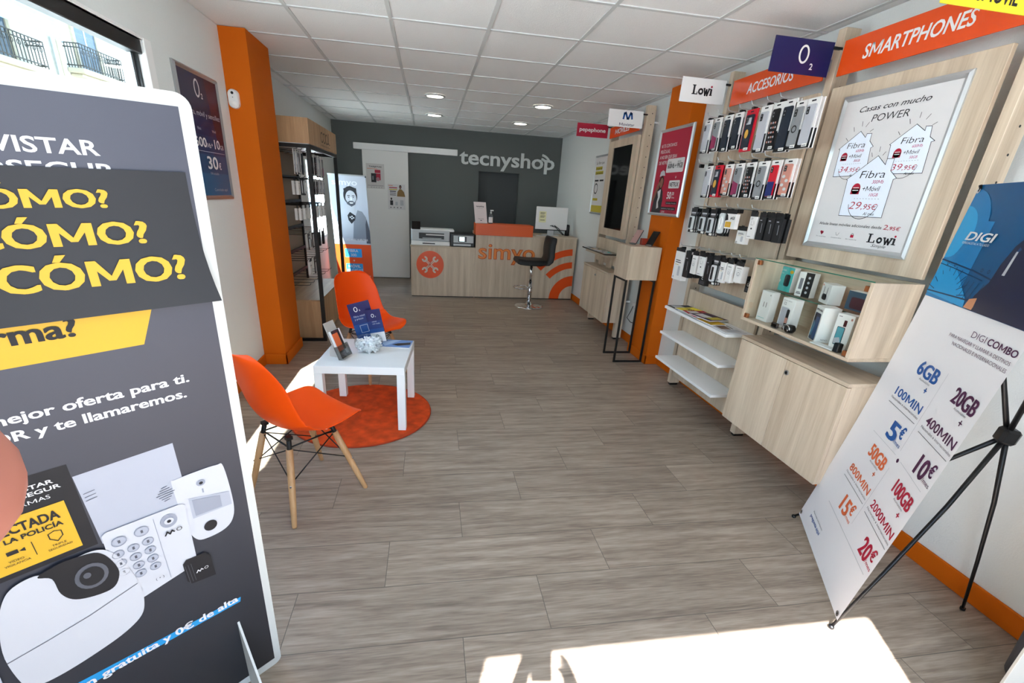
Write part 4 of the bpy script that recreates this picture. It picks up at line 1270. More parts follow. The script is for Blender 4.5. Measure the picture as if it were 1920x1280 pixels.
m.text(FP, 'Contr\u00e1talo aqu\u00ed', 3.40, 1.40, .018, LGREY, w=.2, d=D)
m.build('printed_sheet', t)

# motion detector on the pillar
t = thing('motion_detector', 'white oval motion detector high on the orange pillar', 'motion detector', (-1.36, 3.86, 2.01))
FM = Frame((-1.361, 3.838, 2.008), (1, 0, 0), (0, 0, 1), (0, -1, 0))
P = rr(-.034, .034, -.060, .060, .033, 8)
m = MB().prism(FM, P, -.022, .006, WHITE)
Q = [(a * .82, b_ * .88) for a, b_ in P]
k = len(P)
m.add([FM.p(a, b_, .006) for a, b_ in P] + [FM.p(a, b_, .016) for a, b_ in Q], [(i, (i + 1) % k, k + (i + 1) % k, k + i) for i in range(k)], WHITE, True).poly(FM, Q, .016, WHITE)
m.build('housing', t)
MB().cyl(FM.p(0, .035, .014), FM.p(0, .035, .018), .009, BLACK).cyl(FM.p(0, .008, .014), FM.p(0, .008, .017), .003, GREYI).build('camera_eye', t)
m = MB()
rows = []
for i in range(7):
    a = -pi / 2 + pi * i / 6
    rows.append([FM.p(-.02 + .04 * j / 6, -.03 + .016 * sin(a), .013 + .012 * cos(a) * sin(pi * (j + .6) / 7.2)) for j in range(7)])
m.grid(rows, mat('milky_lens', '#F4F4F2', .2))
m.build('sensor_lens', t)
# ------------------------------------------------------------------ waiting corner: rug, low table, two shell chairs
rc = (-.465, 2.895)
rug = thing('round_rug', 'round orange rug under the white coffee table', 'rug', (*rc, 0))
R_ = .468
rows = []
for i in range(10):
    r = R_ * i / 9
    rows.append([(rc[0] + r * cos(2 * pi * j / 48), rc[1] + r * sin(2 * pi * j / 48), .010 + .0015 * sin(i * 5.3 + j * 2.1)) for j in range(49)])
MB().grid(rows, RUGM).build('pile', rug)
MB().tube([(rc[0] + R_ * cos(2 * pi * j / 64), rc[1] + R_ * sin(2 * pi * j / 64), .0055) for j in range(65)], .0055, RUGE, 8).build('edge_binding', rug)

th = -.0753
tb = thing('coffee_table', 'square white low table standing partly on the orange rug', 'table', (-.1545, 2.606, 0))
FTB = Frame((-.1545, 2.606, 0), (cos(th), sin(th), 0), (-sin(th), cos(th), 0), (0, 0, 1))
MB().fbox(FTB, -.55, 0, 0, .55, .40, .45, WHITE, .002).build('tabletop', tb)
for a in (-.55, -.05):
    for b_ in (0, .5):
        MB().fbox(FTB, a, a + .05, b_, b_ + .05, .0125 if a > -.2 or b_ > .2 else .0125, .40, WHITE, .001).build('leg', tb)

def shell_point(u, s):
    """Moulded shell: u 0 front edge .. 1 top of the back, s -1..1 across. x forward, z up."""
    prof = [(.00, .222, .418), (.06, .215, .437), (.16, .17, .443), (.30, .08, .431), (.42, -.02, .424), (.52, -.105, .433), (.60, -.160, .468), (.68, -.190, .53), (.80, -.220, .64), (.90, -.246, .74), (.97, -.264, .805), (1.0, -.270, .825)]
    for i in range(len(prof) - 1):
        if u <= prof[i + 1][0] or i == len(prof) - 2:
            f = (u - prof[i][0]) / (prof[i + 1][0] - prof[i][0])
            f = max(0, min(1, f))
            x = prof[i][1] + (prof[i + 1][1] - prof[i][1]) * f
            z = prof[i][2] + (prof[i + 1][2] - prof[i][2]) * f
            break
    hw = [(.0, .115), (.03, .165), (.08, .200), (.18, .226), (.35, .236), (.5, .236), (.60, .228), (.72, .216), (.82, .206), (.90, .192), (.95, .172), (.985, .135), (1.0, .09)]
    for i in range(len(hw) - 1):
        if u <= hw[i + 1][0] or i == len(hw) - 2:
            f = max(0, min(1, (u - hw[i][0]) / (hw[i + 1][0] - hw[i][0])))
            w = hw[i][1] + (hw[i + 1][1] - hw[i][1]) * f
            break
    y = s * w
    seat = max(0, min(1, (.60 - u) / .2))
    back = max(0, min(1, (u - .45) / .2))
    front = max(0, min(1, (.12 - u) / .12))
    c = abs(s) ** 2.6
    z += c * .030 * seat * (1 - front * 1.2)
    x += c * .075 * back * (1 - max(0, (u - .85) / .15) * .5)
    z += c * .05 * max(0, 1 - abs(u - .55) / .14)
    return Vector((x, y, z))
def shell_chair(label):
    ch = local(thing('shell_chair', label, 'chair', (0, 0, 0), 0, 'orange shell chairs with wooden legs'))
    U = [0, .01, .03, .06, .10, .15, .2, .26, .32, .38, .43, .48, .52, .56, .60, .64, .68, .73, .78, .83, .87, .91, .94, .965, .985, 1.0]
    S = [-1 + 2 * j / 20 for j in range(21)]
    top = [[shell_point(u, s) for s in S] for u in U]
    m = MB().grid(top, ORP)
    me = m.build('seat_shell', ch)
    sm = me.modifiers.new('thickness', 'SOLIDIFY')
    sm.thickness = .0055
    sm.offset = -1
    ss = me.modifiers.new('smooth', 'SUBSURF')
    ss.levels = ss.render_levels = 1
    tops = {}
    for sx in (1, -1):
        for sy in (1, -1):
            a = Vector((sx * .105 - .02, sy * .105, .395 if sx > 0 else .40))
            b_ = Vector((sx * .198 - .0, sy * .198, 0))
            d = (b_ - a)
            k = a + d * .10
            l = MB().tube([a + d * .12, a + d * .4, a + d * .75, b_ + Vector((0, 0, .004)), b_], [.0155, .0165, .0145, .0115, .0105], BEECH, 12).build('leg', ch)
            MB().cyl(a - d * .01, a + d * .17, .011, BLACKM, n=10).box(a.x - .013, a.x + .013, a.y - .013, a.y + .013, a.z - .004, a.z + .012, BLACKM).build('metal_socket', l)
            q = a + d * .52
            MB().cyl(q + Vector((sx, sy, 0)).normalized() * .0, q + Vector((sx, sy, 0)).normalized() * .019, .0045, CHROME, n=8).build('bolt', l)
            tops[(sx, sy)] = (a, d)
    br = MB()
    def at(k, f):
        return tops[k][0] + tops[k][1] * f
    for (k1, k2) in (((1, 1), (1, -1)), ((1, -1), (-1, -1)), ((-1, -1), (-1, 1)), ((-1, 1), (1, 1))):
        br.tube([at(k1, .12), at(k2, .50)], .003, BLACKM, 6)
        br.tube([at(k2, .12), at(k1, .50)], .003, BLACKM, 6)
    for s in (1, -1):
        br.tube([at((s, 1), .10), at((s, -1), .10)], .004, BLACKM, 6).tube([at((1, s), .10), at((-1, s), .10)], .004, BLACKM, 6)
    br.build('wire_bracing', ch)
    return ch
c1 = shell_chair('orange shell chair with wooden legs in front of the coffee table')
c1.location, c1.rotation_euler = (-.617, 2.03, 0), (0, 0, radians(45))
dup(c1, (-.475, 3.645, 0), radians(-44), 'orange shell chair behind the coffee table, beside the banner', 'orange shell chairs with wooden legs')

# on the table: bowl of sweets, leaflet holders, magazines
TZ = .45
bc = Vector((-.405, 2.93, TZ))
bw = thing('glass_bowl', 'round clear glass bowl full of wrapped sweets', 'bowl', bc)
prof = [(.0, .001), (.045, .001), (.068, .010), (.088, .034), (.095, .058), (.090, .082), (.084, .095), (.082, .094), (.088, .080), (.0915, .058), (.085, .036), (.066, .014), (.0, .006)]
MB().lathe(bc, prof, thin_glass('bowl_glass', '#F8FAFA', .12), 40).build('bowl', bw)
rnd = random.Random(3)
sw = MB()
SWM = [mat('sweet_wrapper_%s' % n, h, .35) for n, h in (('white', '#FFFFFF'), ('grey', '#E2E4E8'), ('pale', '#F7F8FA'))]
for i in range(240):
    a, r, z = rnd.random() * 2 * pi, .082 * rnd.random() ** .5, .012 + .062 * rnd.random()
    r = min(r, .045 + z * .75) if z < .05 else min(r, .084)
    p = bc + Vector((r * cos(a), r * sin(a), z))
    d = Vector((rnd.uniform(-1, 1), rnd.uniform(-1, 1), rnd.uniform(-.7, .7))).normalized()
    e = d.orthogonal().normalized()
    f = d.cross(e)
    L, w, h = .013, .005, .0035
    F2 = Frame(p, d, e, f)
    sw.fbox(F2, -L, L, -w, w, -h, h, SWM[i % 3])
    sw.add([F2.p(L, -w, 0), F2.p(L + .006, -w * 1.6, .002), F2.p(L + .006, w * 1.6, -.002), F2.p(L, w, 0)], [(0, 1, 2, 3)], SWM[(i + 1) % 3])
so_ = tag(sw.build('wrapped_sweets'), 'small white wrapped sweets filling the glass bowl', 'sweets', kind='stuff')

# leaflet holder at the front: leaning grey acrylic with red and white leaflets
lh = thing('leaflet_holder', 'leaning grey acrylic leaflet holder at the front edge of the table', 'leaflet holder', (-.565, 2.74, TZ))
o_ = Vector((-.565, 2.735, TZ + .003))
u_ = Vector((.36, .93, 0)).normalized()
lean = Vector((-.93, .36, 0)).normalized()
v_ = (Vector((0, 0, 1)) * .93 + lean * .37).normalized()
FL = Frame(o_, u_, v_)
if FL.n.x < 0:
    FL.n = -FL.n
MB().fbox(FL, 0, .108, 0, .245, -.003, 0, GREYP, .001).build('back_plate', lh)
MB().fbox(FL, 0, .108, 0, .003, 0, .034, GREYP).fbox(FL, 0, .108, 0, .085, .031, .034, ACRYL).fbox(FL, 0, .002, 0, .085, 0, .034, ACRYL).fbox(FL, .106, .108, 0, .085, 0, .034, ACRYL).build('pocket', lh)
FS_ = Frame(o_ - lean * -.012 + u_ * .0, (lean).normalized(), (0, 0, 1))
MB().prism(Frame(o_ + u_ * .05 + lean * .01, lean, (0, 0, 1)), [(0, -.002), (.085, -.002), (.085, .03), (.078, .058), (.055, .078), (.035, .075)], -.0015, .0015, GREYP).build('rear_foot', lh)
lf = thing('leaflet', 'red and black leaflets standing in the grey acrylic holder', 'leaflet', o_ + FL.n * .01)
m = MB().fbox(FL, .006, .102, .004, .185, .004, .022, PAPER)
m.rect(FL, .006, .102, .004, .185, .0224, mat('dark_leaflet_print', '#26242A', .4)).rect(FL, .006, .066, .05, .165, .0228, ORTX).rect(FL, .088, .102, .05, .185, .0228, PAPER).rect(FL, .072, .10, .02, .05, .0228, LGREY)
m.poly(FL, [(.006, .165), (.036, .182), (.07, .182), (.07, .165)], .0228, mat('dark_cherry_print', '#4A2730', .4))
m.rect(FL, .01, .06, .008, .04, .0228, GREYI)
m.build('printed_sheet', lf)

# dark blue leaflets behind the bowl
def blue_leaflet(o, u, v, w, h, label, big):
    F3 = Frame(o, u, v)
    if F3.n.y > 0:
        F3.n = -F3.n
    t = thing('leaflet', label, 'leaflet', o, 0, 'blue leaflets on the coffee table')
    m = MB().fbox(F3, 0, w, 0, h, -.0012, 0, NAVY)
    BL2 = mat('deep_blue_print', '#14417E', .4)
    m.rect(F3, 0, w, 0, h * .42, .0004, BL2).rect(F3, 0, w, h * .42, h * .66, .0004, mat('royal_blue_print', '#152C66', .4))
    if big:
        oval(m, F3, w * .32, h * .83, .013, .018, .0046, PAPER, d=.0010)
        m.text(F3, '2', w * .46, h * .77, .011, PAPER, bold=.02, d=.001)
        m.text(F3, 'Fibra, m\u00f3vil', w * .14, h * .62, .013, LGREY, w=w * .5, d=.001).text(F3, 'y precio', w * .14, h * .545, .013, LGREY, w=w * .4, d=.001)
        m.line(F3, [(w * .28, h * .18), (w * .62, h * .18), (w * .62, h * .38), (w * .28, h * .38)], .002, .001, PAPER, True)
    else:
        m.rect(F3, 0, w, 0, h * .30, .0006, PAPER)
        oval(m, F3, w * .42, h * .82, .010, .013, .0036, PAPER, d=.0010)
        m.text(F3, '2', w * .58, h * .77, .008, PAPER, bold=.02, d=.001)
        m.text(F3, 'm\u00f3vil', w * .3, h * .62, .010, LGREY, d=.001).text(F3, 'con todo', w * .3, h * .555, .010, LGREY, d=.001)
        oval(m, F3, w * .46, h * .19, .009, .012, .0032, INK, d=.0012)
    m.build('printed_sheet', t)
blue_leaflet(Vector((-.500, 3.115, TZ + .012)), Vector((.97, .05, .26)), Vector((-.24, -.04, .97)), .150, .265, 'tall dark blue leaflet with a white oval letter behind the bowl', True)
blue_leaflet(Vector((-.40, 3.085, TZ + .004)), Vector((.985, .04, .16)), Vector((-.16, -.05, .98)), .098, .240, 'smaller navy and white leaflet overlapping the tall blue one', False)
bh = thing('leaflet_holder', 'clear acrylic stand holding the blue leaflets behind the bowl', 'leaflet holder', (-.36, 3.12, TZ))
MB().box(-.50, -.30, 3.05, 3.14, TZ, TZ + .003, ACRYL).build('base_plate', bh)
MB().hexa([(-.50, 3.128, TZ), (-.30, 3.128, TZ), (-.30, 3.132, TZ), (-.50, 3.132, TZ), (-.53, 3.122, TZ + .15), (-.33, 3.122, TZ + .15), (-.33, 3.126, TZ + .15), (-.53, 3.126, TZ + .15)], ACRYL).build('back_plate', bh)
# magazines lying flat
def flat_mag(c, rz, w, h, z, cover, label, extra=None, group='magazines on the coffee table', th=.004):
    t = thing('magazine', label, 'magazine', (*c, z), 0, group)
    F3 = Frame((*c, z), (cos(rz), sin(rz), 0), (-sin(rz), cos(rz), 0), (0, 0, 1))
    m = MB().fbox(F3, -w / 2, w / 2, -h / 2, h / 2, 0, th, PAPER, .0008)
    m.rect(F3, -w / 2 + .001, w / 2 - .001, -h / 2 + .001, h / 2 - .001, th + .0003, cover)
    if extra:
        extra(m, F3, w, h, th + .0007)
    m.build('pages', t)
def ex_a(m, F, w, h, d):
    m.poly(F, [(-w * .5, h * .1), (-w * .1, h * .45), (w * .1, h * .45), (-w * .3, -h * .4)], d, mat('pale_sky_print', '#A9C4E6', .4))
    m.poly(F, [(-w * .12, -h * .18), (w * .05, h * .02), (w * .45, h * .22), (w * .47, -h * .1), (w * .1, -h * .3)], d + .0003, mat('dark_cloth_print', '#2A2023', .4))
flat_mag((-.235, 3.075), -.16, .215, .165, TZ, mat('sky_cover_print', '#6F95CF', .35), 'glossy leaflet with a blue sky cover lying flat on the table', ex_a)
# ------------------------------------------------------------------ cardboard display at the window side, tilted a little forwards
uA = Vector((.77887, .62653, .02862))
vA = Vector((.05924, -.11892, .99114))
FA = Frame((-.488, 1.108, .002), uA, vA)
if FA.n.y > 0:
    FA.n = -FA.n
AW, AH = .64, 1.619
ab = thing('cardboard_display', 'tall grey cardboard alarm advert with white rounded edge near the window', 'display board', (-.75, .95, 0))
m = MB()
P = rr(-AW, 0, 0, AH, .012, 5)
P = [q for q in rr(-AW, 0, .0, AH, .024, 6)]
m.prism(FA, P, -.012, 0, CARD)
GA = bpy.data.materials.new('grey_gradient_print')
GA.use_nodes = True
nt = GA.node_tree
b_ = nt.nodes['Principled BSDF']
b_.inputs['Roughness'].default_value = .45
tcn = N(nt, 'ShaderNodeTexCoord')
sep = N(nt, 'ShaderNodeSeparateXYZ')
nt.links.new(tcn.outputs['Object'], sep.inputs[0])
rmp = N(nt, 'ShaderNodeValToRGB')
el = rmp.color_ramp.elements
el[0].position, el[0].color = .0, (*srgb('#1B1C21'), 1)
el[1].position, el[1].color = 1.0, (*srgb('#40424F'), 1)
k_ = rmp.color_ramp.elements.new(.42)
k_.color = (*srgb('#2E3038'), 1)
nt.links.new(MATH(nt, 'DIVIDE', sep.outputs[2], 1.45), rmp.inputs[0])
nt.links.new(rmp.outputs[0], b_.inputs['Base Color'])
m.rect(FA, -AW + .02, -.0195, .034, AH - .021, .0006, GA)
D = .0012
m.text(FA, 'MOVISTAR', -.135, 1.517, .021, PAPER, w=.178, al='r', bold=.02, d=D)
m.text(FA, 'PROSEGUR', -.121, 1.485, .021, PAPER, w=.196, al='r', bold=.02, d=D)
# yellow band and lines of text
m.poly(FA, [(-AW + .02, 1.195), (-.142, 1.195), (-.116, 1.268), (-.116, 1.30), (-AW + .02, 1.30)], D, YEL)
m.text(FA, '\u00bftu alarma?', -.224, 1.233, .034, INK, w=.24, al='r', bold=.03, d=D * 2)
m.text(FA, 'La mejor oferta para ti.', -.085, 1.097, .020, PAPER, w=.325, al='r', bold=.028, d=D)
m.text(FA, 'Escanea el QR y te llamaremos.', -.095, 1.063, .020, PAPER, w=.425, al='r', bold=.028, d=D)
# black and yellow window sign
m.poly(FA, [(-.47, .99), (-.298, .989), (-.298, .78), (-.47, .78)], D, INK)
m.text(FA, 'MOVISTAR', -.322, .960, .009, PAPER, w=.082, al='r', bold=.02, d=D * 2).text(FA, 'PROSEGUR', -.315, .946, .009, PAPER, w=.084, al='r', bold=.02, d=D * 2).text(FA, 'ALARMAS', -.333, .929, .009, PAPER, w=.066, al='r', d=D * 2)
m.rect(FA, -.46, -.319, .793, .914, D * 2, YEL)
m.text(FA, 'CONECTADA', -.331, .880, .021, INK, w=.122, al='r', bold=.035, d=D * 3).text(FA, 'CON LA POLIC\u00cdA', -.331, .862, .011, INK, w=.118, al='r', bold=.03, d=D * 3)
m.line(FA, [(-.379, .815), (-.379, .848)], .0012, D * 3, INK)
m.line(FA, [(-.356, .850), (-.347, .854), (-.338, .850), (-.338, .838), (-.347, .828), (-.356, .838)], .0016, D * 3, INK, True)
m.text(FA, 'TRIPLE', -.347, .818, .005, INK, al='c', d=D * 3).text(FA, 'SEGURIDAD', -.347, .810, .005, INK, w=.034, al='c', d=D * 3)
m.rect(FA, -.413, -.398, .835, .844, D * 3, INK).poly(FA, [(-.397, .838), (-.389, .843), (-.389, .834)], D * 3, INK)
m.text(FA, 'VIDEO', -.405, .818, .005, INK, al='c', d=D * 3).text(FA, 'VIGILANCIA', -.405, .810, .005, INK, w=.034, al='c', d=D * 3)
# hub, detector, keypad, camera, cards: printed devices
DV = [mat('device_print_%s' % n, h, .45) for n, h in (('white', '#BFC0C6'), ('pale', '#A6A9B4'), ('mid', '#8E929E'), ('dark', '#55565E'))]
m.poly(FA, [(-.297, .958), (-.138, .963), (-.136, .80), (-.292, .775)], D, DV[1])
for i in range(3):
    m.line(FA, [(-.291, .912 - i * .009), (-.275, .914 - i * .009)], .0014, D * 2, DV[3])
for i in range(7):
    w_ = .016 * (1 - abs(i - 3) / 4.2)
    m.line(FA, [(-.172 - w_, .822 + i * .006), (-.172 + w_, .824 + i * .006)], .0018, D * 2, DV[3])
m.poly(FA, smooth([(-.158, .858), (-.150, .868), (-.11, .870), (-.07, .868), (-.056, .855), (-.050, .74), (-.058, .69), (-.079, .668), (-.115, .664), (-.139, .676), (-.152, .73)]), D * 2, DV[0])
m.poly(FA, [(-.136, .804), (-.055, .780), (-.054, .738), (-.136, .742)], D * 3, DV[1]).poly(FA, [(-.13, .797), (-.075, .780), (-.075, .744), (-.13, .748)], D * 4, DV[2])
m.ell(FA, -.106, .836, .009, .009, D * 3, DV[2], 14).ell(FA, -.106, .836, .004, .004, D * 4, INK, 10).rect(FA, -.107, -.104, .806, .818, D * 3, DV[2]).ell(FA, -.106, .700, .014, .016, D * 3, INK, 18)
m.poly(FA, [(-.290, .797), (-.283, .803), (-.152, .800), (-.145, .794), (-.149, .604), (-.262, .578), (-.295, .62)], D * 4, DV[0])
m.line(FA, [(-.205, .79), (-.205, .60)], .001, D * 5, DV[2])
for a, b2 in ((-.268, .768), (-.229, .770), (-.250, .735), (-.224, .736), (-.251, .708), (-.225, .709), (-.251, .681), (-.225, .682), (-.252, .655), (-.225, .656), (-.276, .735), (-.277, .708), (-.277, .681)):
    r_ = .013 if b2 > .75 else .0105
    m.ell(FA, a, b2, r_, r_, D * 5, DV[1], 16)
    m.arc(FA, a, b2, r_ * .86, r_, 0, 2 * pi, D * 6, DV[2], 16)
    m.rect(FA, a - .002, a + .002, b2 - .004, b2 + .004, D * 6, DV[3])
m.ell(FA, -.180, .768, .016, .019, D * 5, DV[2], 20).ell(FA, -.180, .768, .009, .009, D * 6, DV[0], 14).ell(FA, -.180, .768, .004, .004, D * 7, INK, 10)
def small_mark(a, b2, s, c):
    m.line(FA, [(a - s, b2 - s * .4), (a - s * .5, b2 + s * .5), (a, b2 - s * .4), (a + s * .5, b2 + s * .5), (a + s * .9, b2 - s * .1)], s * .34, D * 7, c)
    m.arc(FA, a + s * 2.0, b2 + s * .1, s * .45, s * .62, 0, 2 * pi, D * 7, c, 14)
small_mark(-.184, .735, .009, INK)
m.text(FA, '( \u2022 )', -.224, .612, .008, DV[3], al='c', d=D * 6)
m.poly(FA, [(-.178, .620), (-.170, .630), (-.131, .626), (-.121, .61), (-.119, .535), (-.17, .545), (-.178, .56)], D * 5, INK)
for i in range(3):
    m.line(FA, [(-.175 + i * .006, .612), (-.173 + i * .006, .552)], .0008, D * 6, DV[3])
small_mark(-.149, .578, .007, PAPER)
CAMP = [(-.475, .50), (-.478, .60), (-.462, .69), (-.444, .741), (-.425, .764), (-.395, .770), (-.372, .756), (-.34, .772), (-.304, .771), (-.284, .748), (-.270, .70), (-.261, .63), (-.262, .575), (-.275, .53), (-.31, .503), (-.362, .487), (-.42, .478), (-.459, .482)]
m.poly(FA, smooth(CAMP), D * 6, DV[0])
m.poly(FA, smooth([(-.392, .765), (-.376, .746), (-.374, .70), (-.359, .668), (-.325, .652), (-.298, .655), (-.284, .690), (-.290, .735), (-.304, .764), (-.33, .774), (-.36, .776)]), D * 7, INK)
m.ell(FA, -.324, .712, .026, .034, D * 8, DV[3], 20).ell(FA, -.324, .712, .019, .025, D * 9, INK, 20).ell(FA, -.330, .720, .006, .008, D * 10, DV[3], 12)
m.line(FA, [(-.478, .585), (-.42, .593), (-.35, .606), (-.264, .632)], .0016, D * 7, DV[3])
m.poly(FA, [(-.50, .50), (-.53, .50), (-.53, .66), (-.485, .68)], D * 5, DV[1])
# blue underlined line
m.poly(FA, [(-AW + .02, .398), (-.079, .381), (-.076, .398), (-AW + .02, .43)], D, BLUEU)
m.text(FA, 'Instalaci\u00f3n gratuita y 0\u20ac de alta', -.083, .390, .024, PAPER, w=.45, al='r', bold=.03, d=D * 2)
m.build('printed_board', ab)
# overlaid card, bulging at its lower corner
rows = []
for i in range(9):
    fb = i / 8
    row = []
    for j in range(15):
        fa = j / 14
        a = -AW - .01 + fa * (AW + .01 - .027 + .018 * fb ** 2.5)
        b2 = 1.498 - fb * .230
        lift = .004 + .022 * fb ** 2 * (.35 + .65 * fa ** 2)
        row.append(FA.p(a, b2, lift))
    rows.append(row)
m = MB().grid(rows, DGREY)
m.add([q for q in rows[-1]] + [q - FA.n * .002 for q in rows[-1]], [(i, i + 1, 16 + i, 15 + i) for i in range(14)], CARD)
def over(s, ar, b2, h, w):
    """Lettering laid on the bulging card."""
    vs, fs, x0, x1 = text_shape(s, .016, 0)
    x0, x1 = x0 - .022, x1 + .022
    sx = w / (x1 - x0)
    for c, dx_ in enumerate((0, -.022, .022)):
        pts = []
        for x, y in vs:
            a, bb = ar - w + (x + dx_ - x0) * sx, b2 + y * h / .72
            fb = min(1, max(0, (1.498 - bb) / .23))
            fa = (a + AW + .01) / (AW + .01 - .027 + .018 * fb ** 2.5)
            pts.append(FA.p(a, bb, .0052 + .022 * fb ** 2 * (.35 + .65 * fa ** 2) + .0012 + c * .0002))
        m.add(pts, fs, YEL)
over('\u00bfC\u00d3MO?', -.1395, 1.4415, .0275, .190)
over('\u00bfC\u00d3MO?', -.099, 1.384, .036, .234)
over('\u00bfC\u00d3MO?', -.055, 1.318, .043, .262)
m.build('overlaid_card', ab)
# slotted foot across the front
FFT = Frame((0, 0, 0), FA.u, FA.v, FA.n)
foot = [FA.p(-.097, .304, 0), FA.p(-.097, .0, 0), FA.p(-.097, .0, .20), FA.p(-.097, .06, .17)]
m = MB()
t_ = FA.u * .006
fl = [Vector((q.x, q.y, max(q.z, .002))) for q in foot]
m.add([q for q in fl] + [q + t_ for q in fl], [(3, 2, 1, 0), (4, 5, 6, 7), (0, 1, 5, 4), (1, 2, 6, 5), (2, 3, 7, 6), (3, 0, 4, 7)], CARD)
m.build('slot_foot', ab)
t2 = [FA.p(-.55, .304, 0), FA.p(-.55, .0, 0), FA.p(-.55, .0, .20), FA.p(-.55, .06, .17)]
fl = [Vector((q.x, q.y, max(q.z, .002))) for q in t2]
MB().add([q for q in fl] + [q + t_ for q in fl], [(3, 2, 1, 0), (4, 5, 6, 7), (0, 1, 5, 4), (1, 2, 6, 5), (2, 3, 7, 6), (3, 0, 4, 7)], CARD).build('slot_foot', ab)

# ------------------------------------------------------------------ X-stand banner
BLp = Vector((1.857, 1.586, 0))
uB = Vector((-.50682, -.86205, 0))
vB = Vector((.1001, -.0589, .9932)).normalized()
FB_ = Frame(BLp, uB, vB)
if FB_.n.x > 0:
    FB_.n = -FB_.n
xb = thing('x_stand_banner', 'white and blue tariff banner stretched on a black X stand', 'banner', (1.7, 1.3, 0))
W0, W1, H0, H1 = .0, .672, .045, 1.625
def bpt(a, b2, d=0.0):
    """Point on the slack sheet: the long edges are drawn in and the middle bows back."""
    f = (b2 - H0) / (H1 - H0)
    pull = sin(pi * max(0, min(1, f)))
    fa = (a - W0) / (W1 - W0)
    aa = a + (1 - fa) * .030 * pull - fa * .004 * pull
    bow = -.022 * pull + .012 * (2 * fa - 1) ** 2 * pull
    return FB_.p(aa, b2, bow + d)
class BF(Frame):
    def p(self, a, b2, d=0.0):
        return bpt(a, b2, d)
FX = BF(BLp, uB, vB, FB_.n)
DIGB = mat('deep_banner_blue', '#04507F', .32)
m = MB()
def sheet(b0, b1, ma, nb, d=0.0, a0=None, a1=None, na=12):
    rows = []
    for i in range(nb + 1):
        bb = b0 + (b1 - b0) * i / nb
        A0, A1 = (W0 if a0 is None else a0), (W1 if a1 is None else a1)
        if a0 is None and bb < H0 + .09:
            k = (H0 + .09 - bb) / .09
            A0 = W0 + .075 * k ** 2 * 0 + .0
        rows.append([bpt(A0 + (A1 - A0) * j / na, bb, d) for j in range(na + 1)])
    m.grid(rows, ma)
BWH = mat('banner_white', '#E9E7EA', .38)
sheet(.14, 1.21, BWH, 24)
# lower end tapers to the two eyelets
low_ = [[bpt(W0 + .030 + (W1 - W0 - .05) * j / 12 if False else W0 + (W1 - W0) * j / 12, .14 - i * .03 * 1, 0) for j in range(13)] for i in range(4)]
m.grid(low_[::-1], BWH)
sheet(1.21, H1, DIGB, 10)
D = .0012
LB = [mat('banner_blue_%d' % i, h, .32) for i, h in enumerate(('#0778B4', '#22A0D8', '#064272', '#073058'))]
sheet(1.21, 1.50, LB[0], 8, .0006, W0, .20, 5)
m.poly(FX, [(W0, 1.30)] + [(.17 * sin(pi * i / 16), 1.455 - .155 * cos(pi * i / 16)) for i in range(1, 16)] + [(W0, 1.61)], D, LB[0])
m.poly(FX, [(W0, 1.36)] + [(.11 * sin(pi * i / 16), 1.455 - .095 * cos(pi * i / 16)) for i in range(1, 16)] + [(W0, 1.55)], D * 1.5, LB[1])
m.poly(FX, [(W0, 1.225), (W0, 1.35), (.12, 1.33), (.26, 1.24), (.27, 1.212)], D * 1.6, mat('banner_bright_blue', '#1597D2', .32))
# balcony rail pattern
for i in range(9):
    t = pi * .08 + i * pi * .84 / 8
    m.line(FX, [(.12 + .03 * cos(t), 1.225 + .03 * sin(t)), (.12 + .13 * cos(t), 1.225 + .11 * sin(t))], .003, D * 2, LB[3])
m.line(FX, [(W0 + .0, 1.352), (.10, 1.345), (.22, 1.335), (.34, 1.32)], .005, D * 2, LB[3]).line(FX, [(W0, 1.337), (.1, 1.33), (.3, 1.31)], .003, D * 2, LB[3]).line(FX, [(W0, 1.232), (.3, 1.240)], .005, D * 2, LB[3])
for i in range(6):
    m.line(FX, [(.18 + i * .03, 1.235), (.20 + i * .03, 1.30)], .003, D * 2, LB[3])
for a in (.05, .1, .27, .31):
    m.arc(FX, a, 1.342, .004, .007, 0, 2 * pi, D * 2.2, LB[3], 8)
# seated person in a dark blue jacket, at the far edge of the sheet
PK = mat('printed_tan_skin', '#C98A63', .4)
JK = mat('printed_jacket_navy', '#101A3C', .35)
m.poly(FX, [(.29, 1.212), (.30, 1.26), (.34, 1.31), (.35, 1.37), (.375, 1.43), (.41, 1.465), (.46, 1.475), (.55, 1.46), (.62, 1.42), (W1, 1.36), (W1, 1.212)], D * 2, JK)
m.poly(FX, [(.37, 1.33), (.40, 1.43), (.45, 1.40), (.50, 1.42), (.52, 1.34), (.46, 1.30)], D * 2.5, LB[2])
m.poly(FX, [(.40, 1.25), (.44, 1.31), (.50, 1.30), (.56, 1.34), (.60, 1.27), (.52, 1.23)], D * 2.6, mat('printed_royal_blue', '#1C3E8C', .35))
m.poly(FX, [(.385, 1.34), (.395, 1.415), (.405, 1.415), (.40, 1.34)], D * 3, LGREY)
m.poly(FX, [(.275, 1.214), (.285, 1.245), (.325, 1.255), (.33, 1.214)], D * 2.8, PK)
m.poly(FX, [(.42, 1.465), (.41, 1.51), (.43, 1.57), (.48, 1.595), (.53, 1.58), (.55, 1.52), (.53, 1.465)], D * 3, PK)
m.poly(FX, [(.41, 1.51), (.405, 1.565), (.44, 1.605), (.50, 1.612), (.55, 1.585), (.56, 1.53), (.52, 1.565), (.45, 1.565)], D * 3.4, mat('printed_dark_hair', '#241512', .5))
m.text(FX, 'DIGI', .080, 1.432, .030, PAPER, w=.178, bold=.03, shear=.2, d=D * 3)
m.text(FX, 'ESPECIALISTAS A TU LADO', .075, 1.418, .008, PAPER, w=.165, d=D * 3)
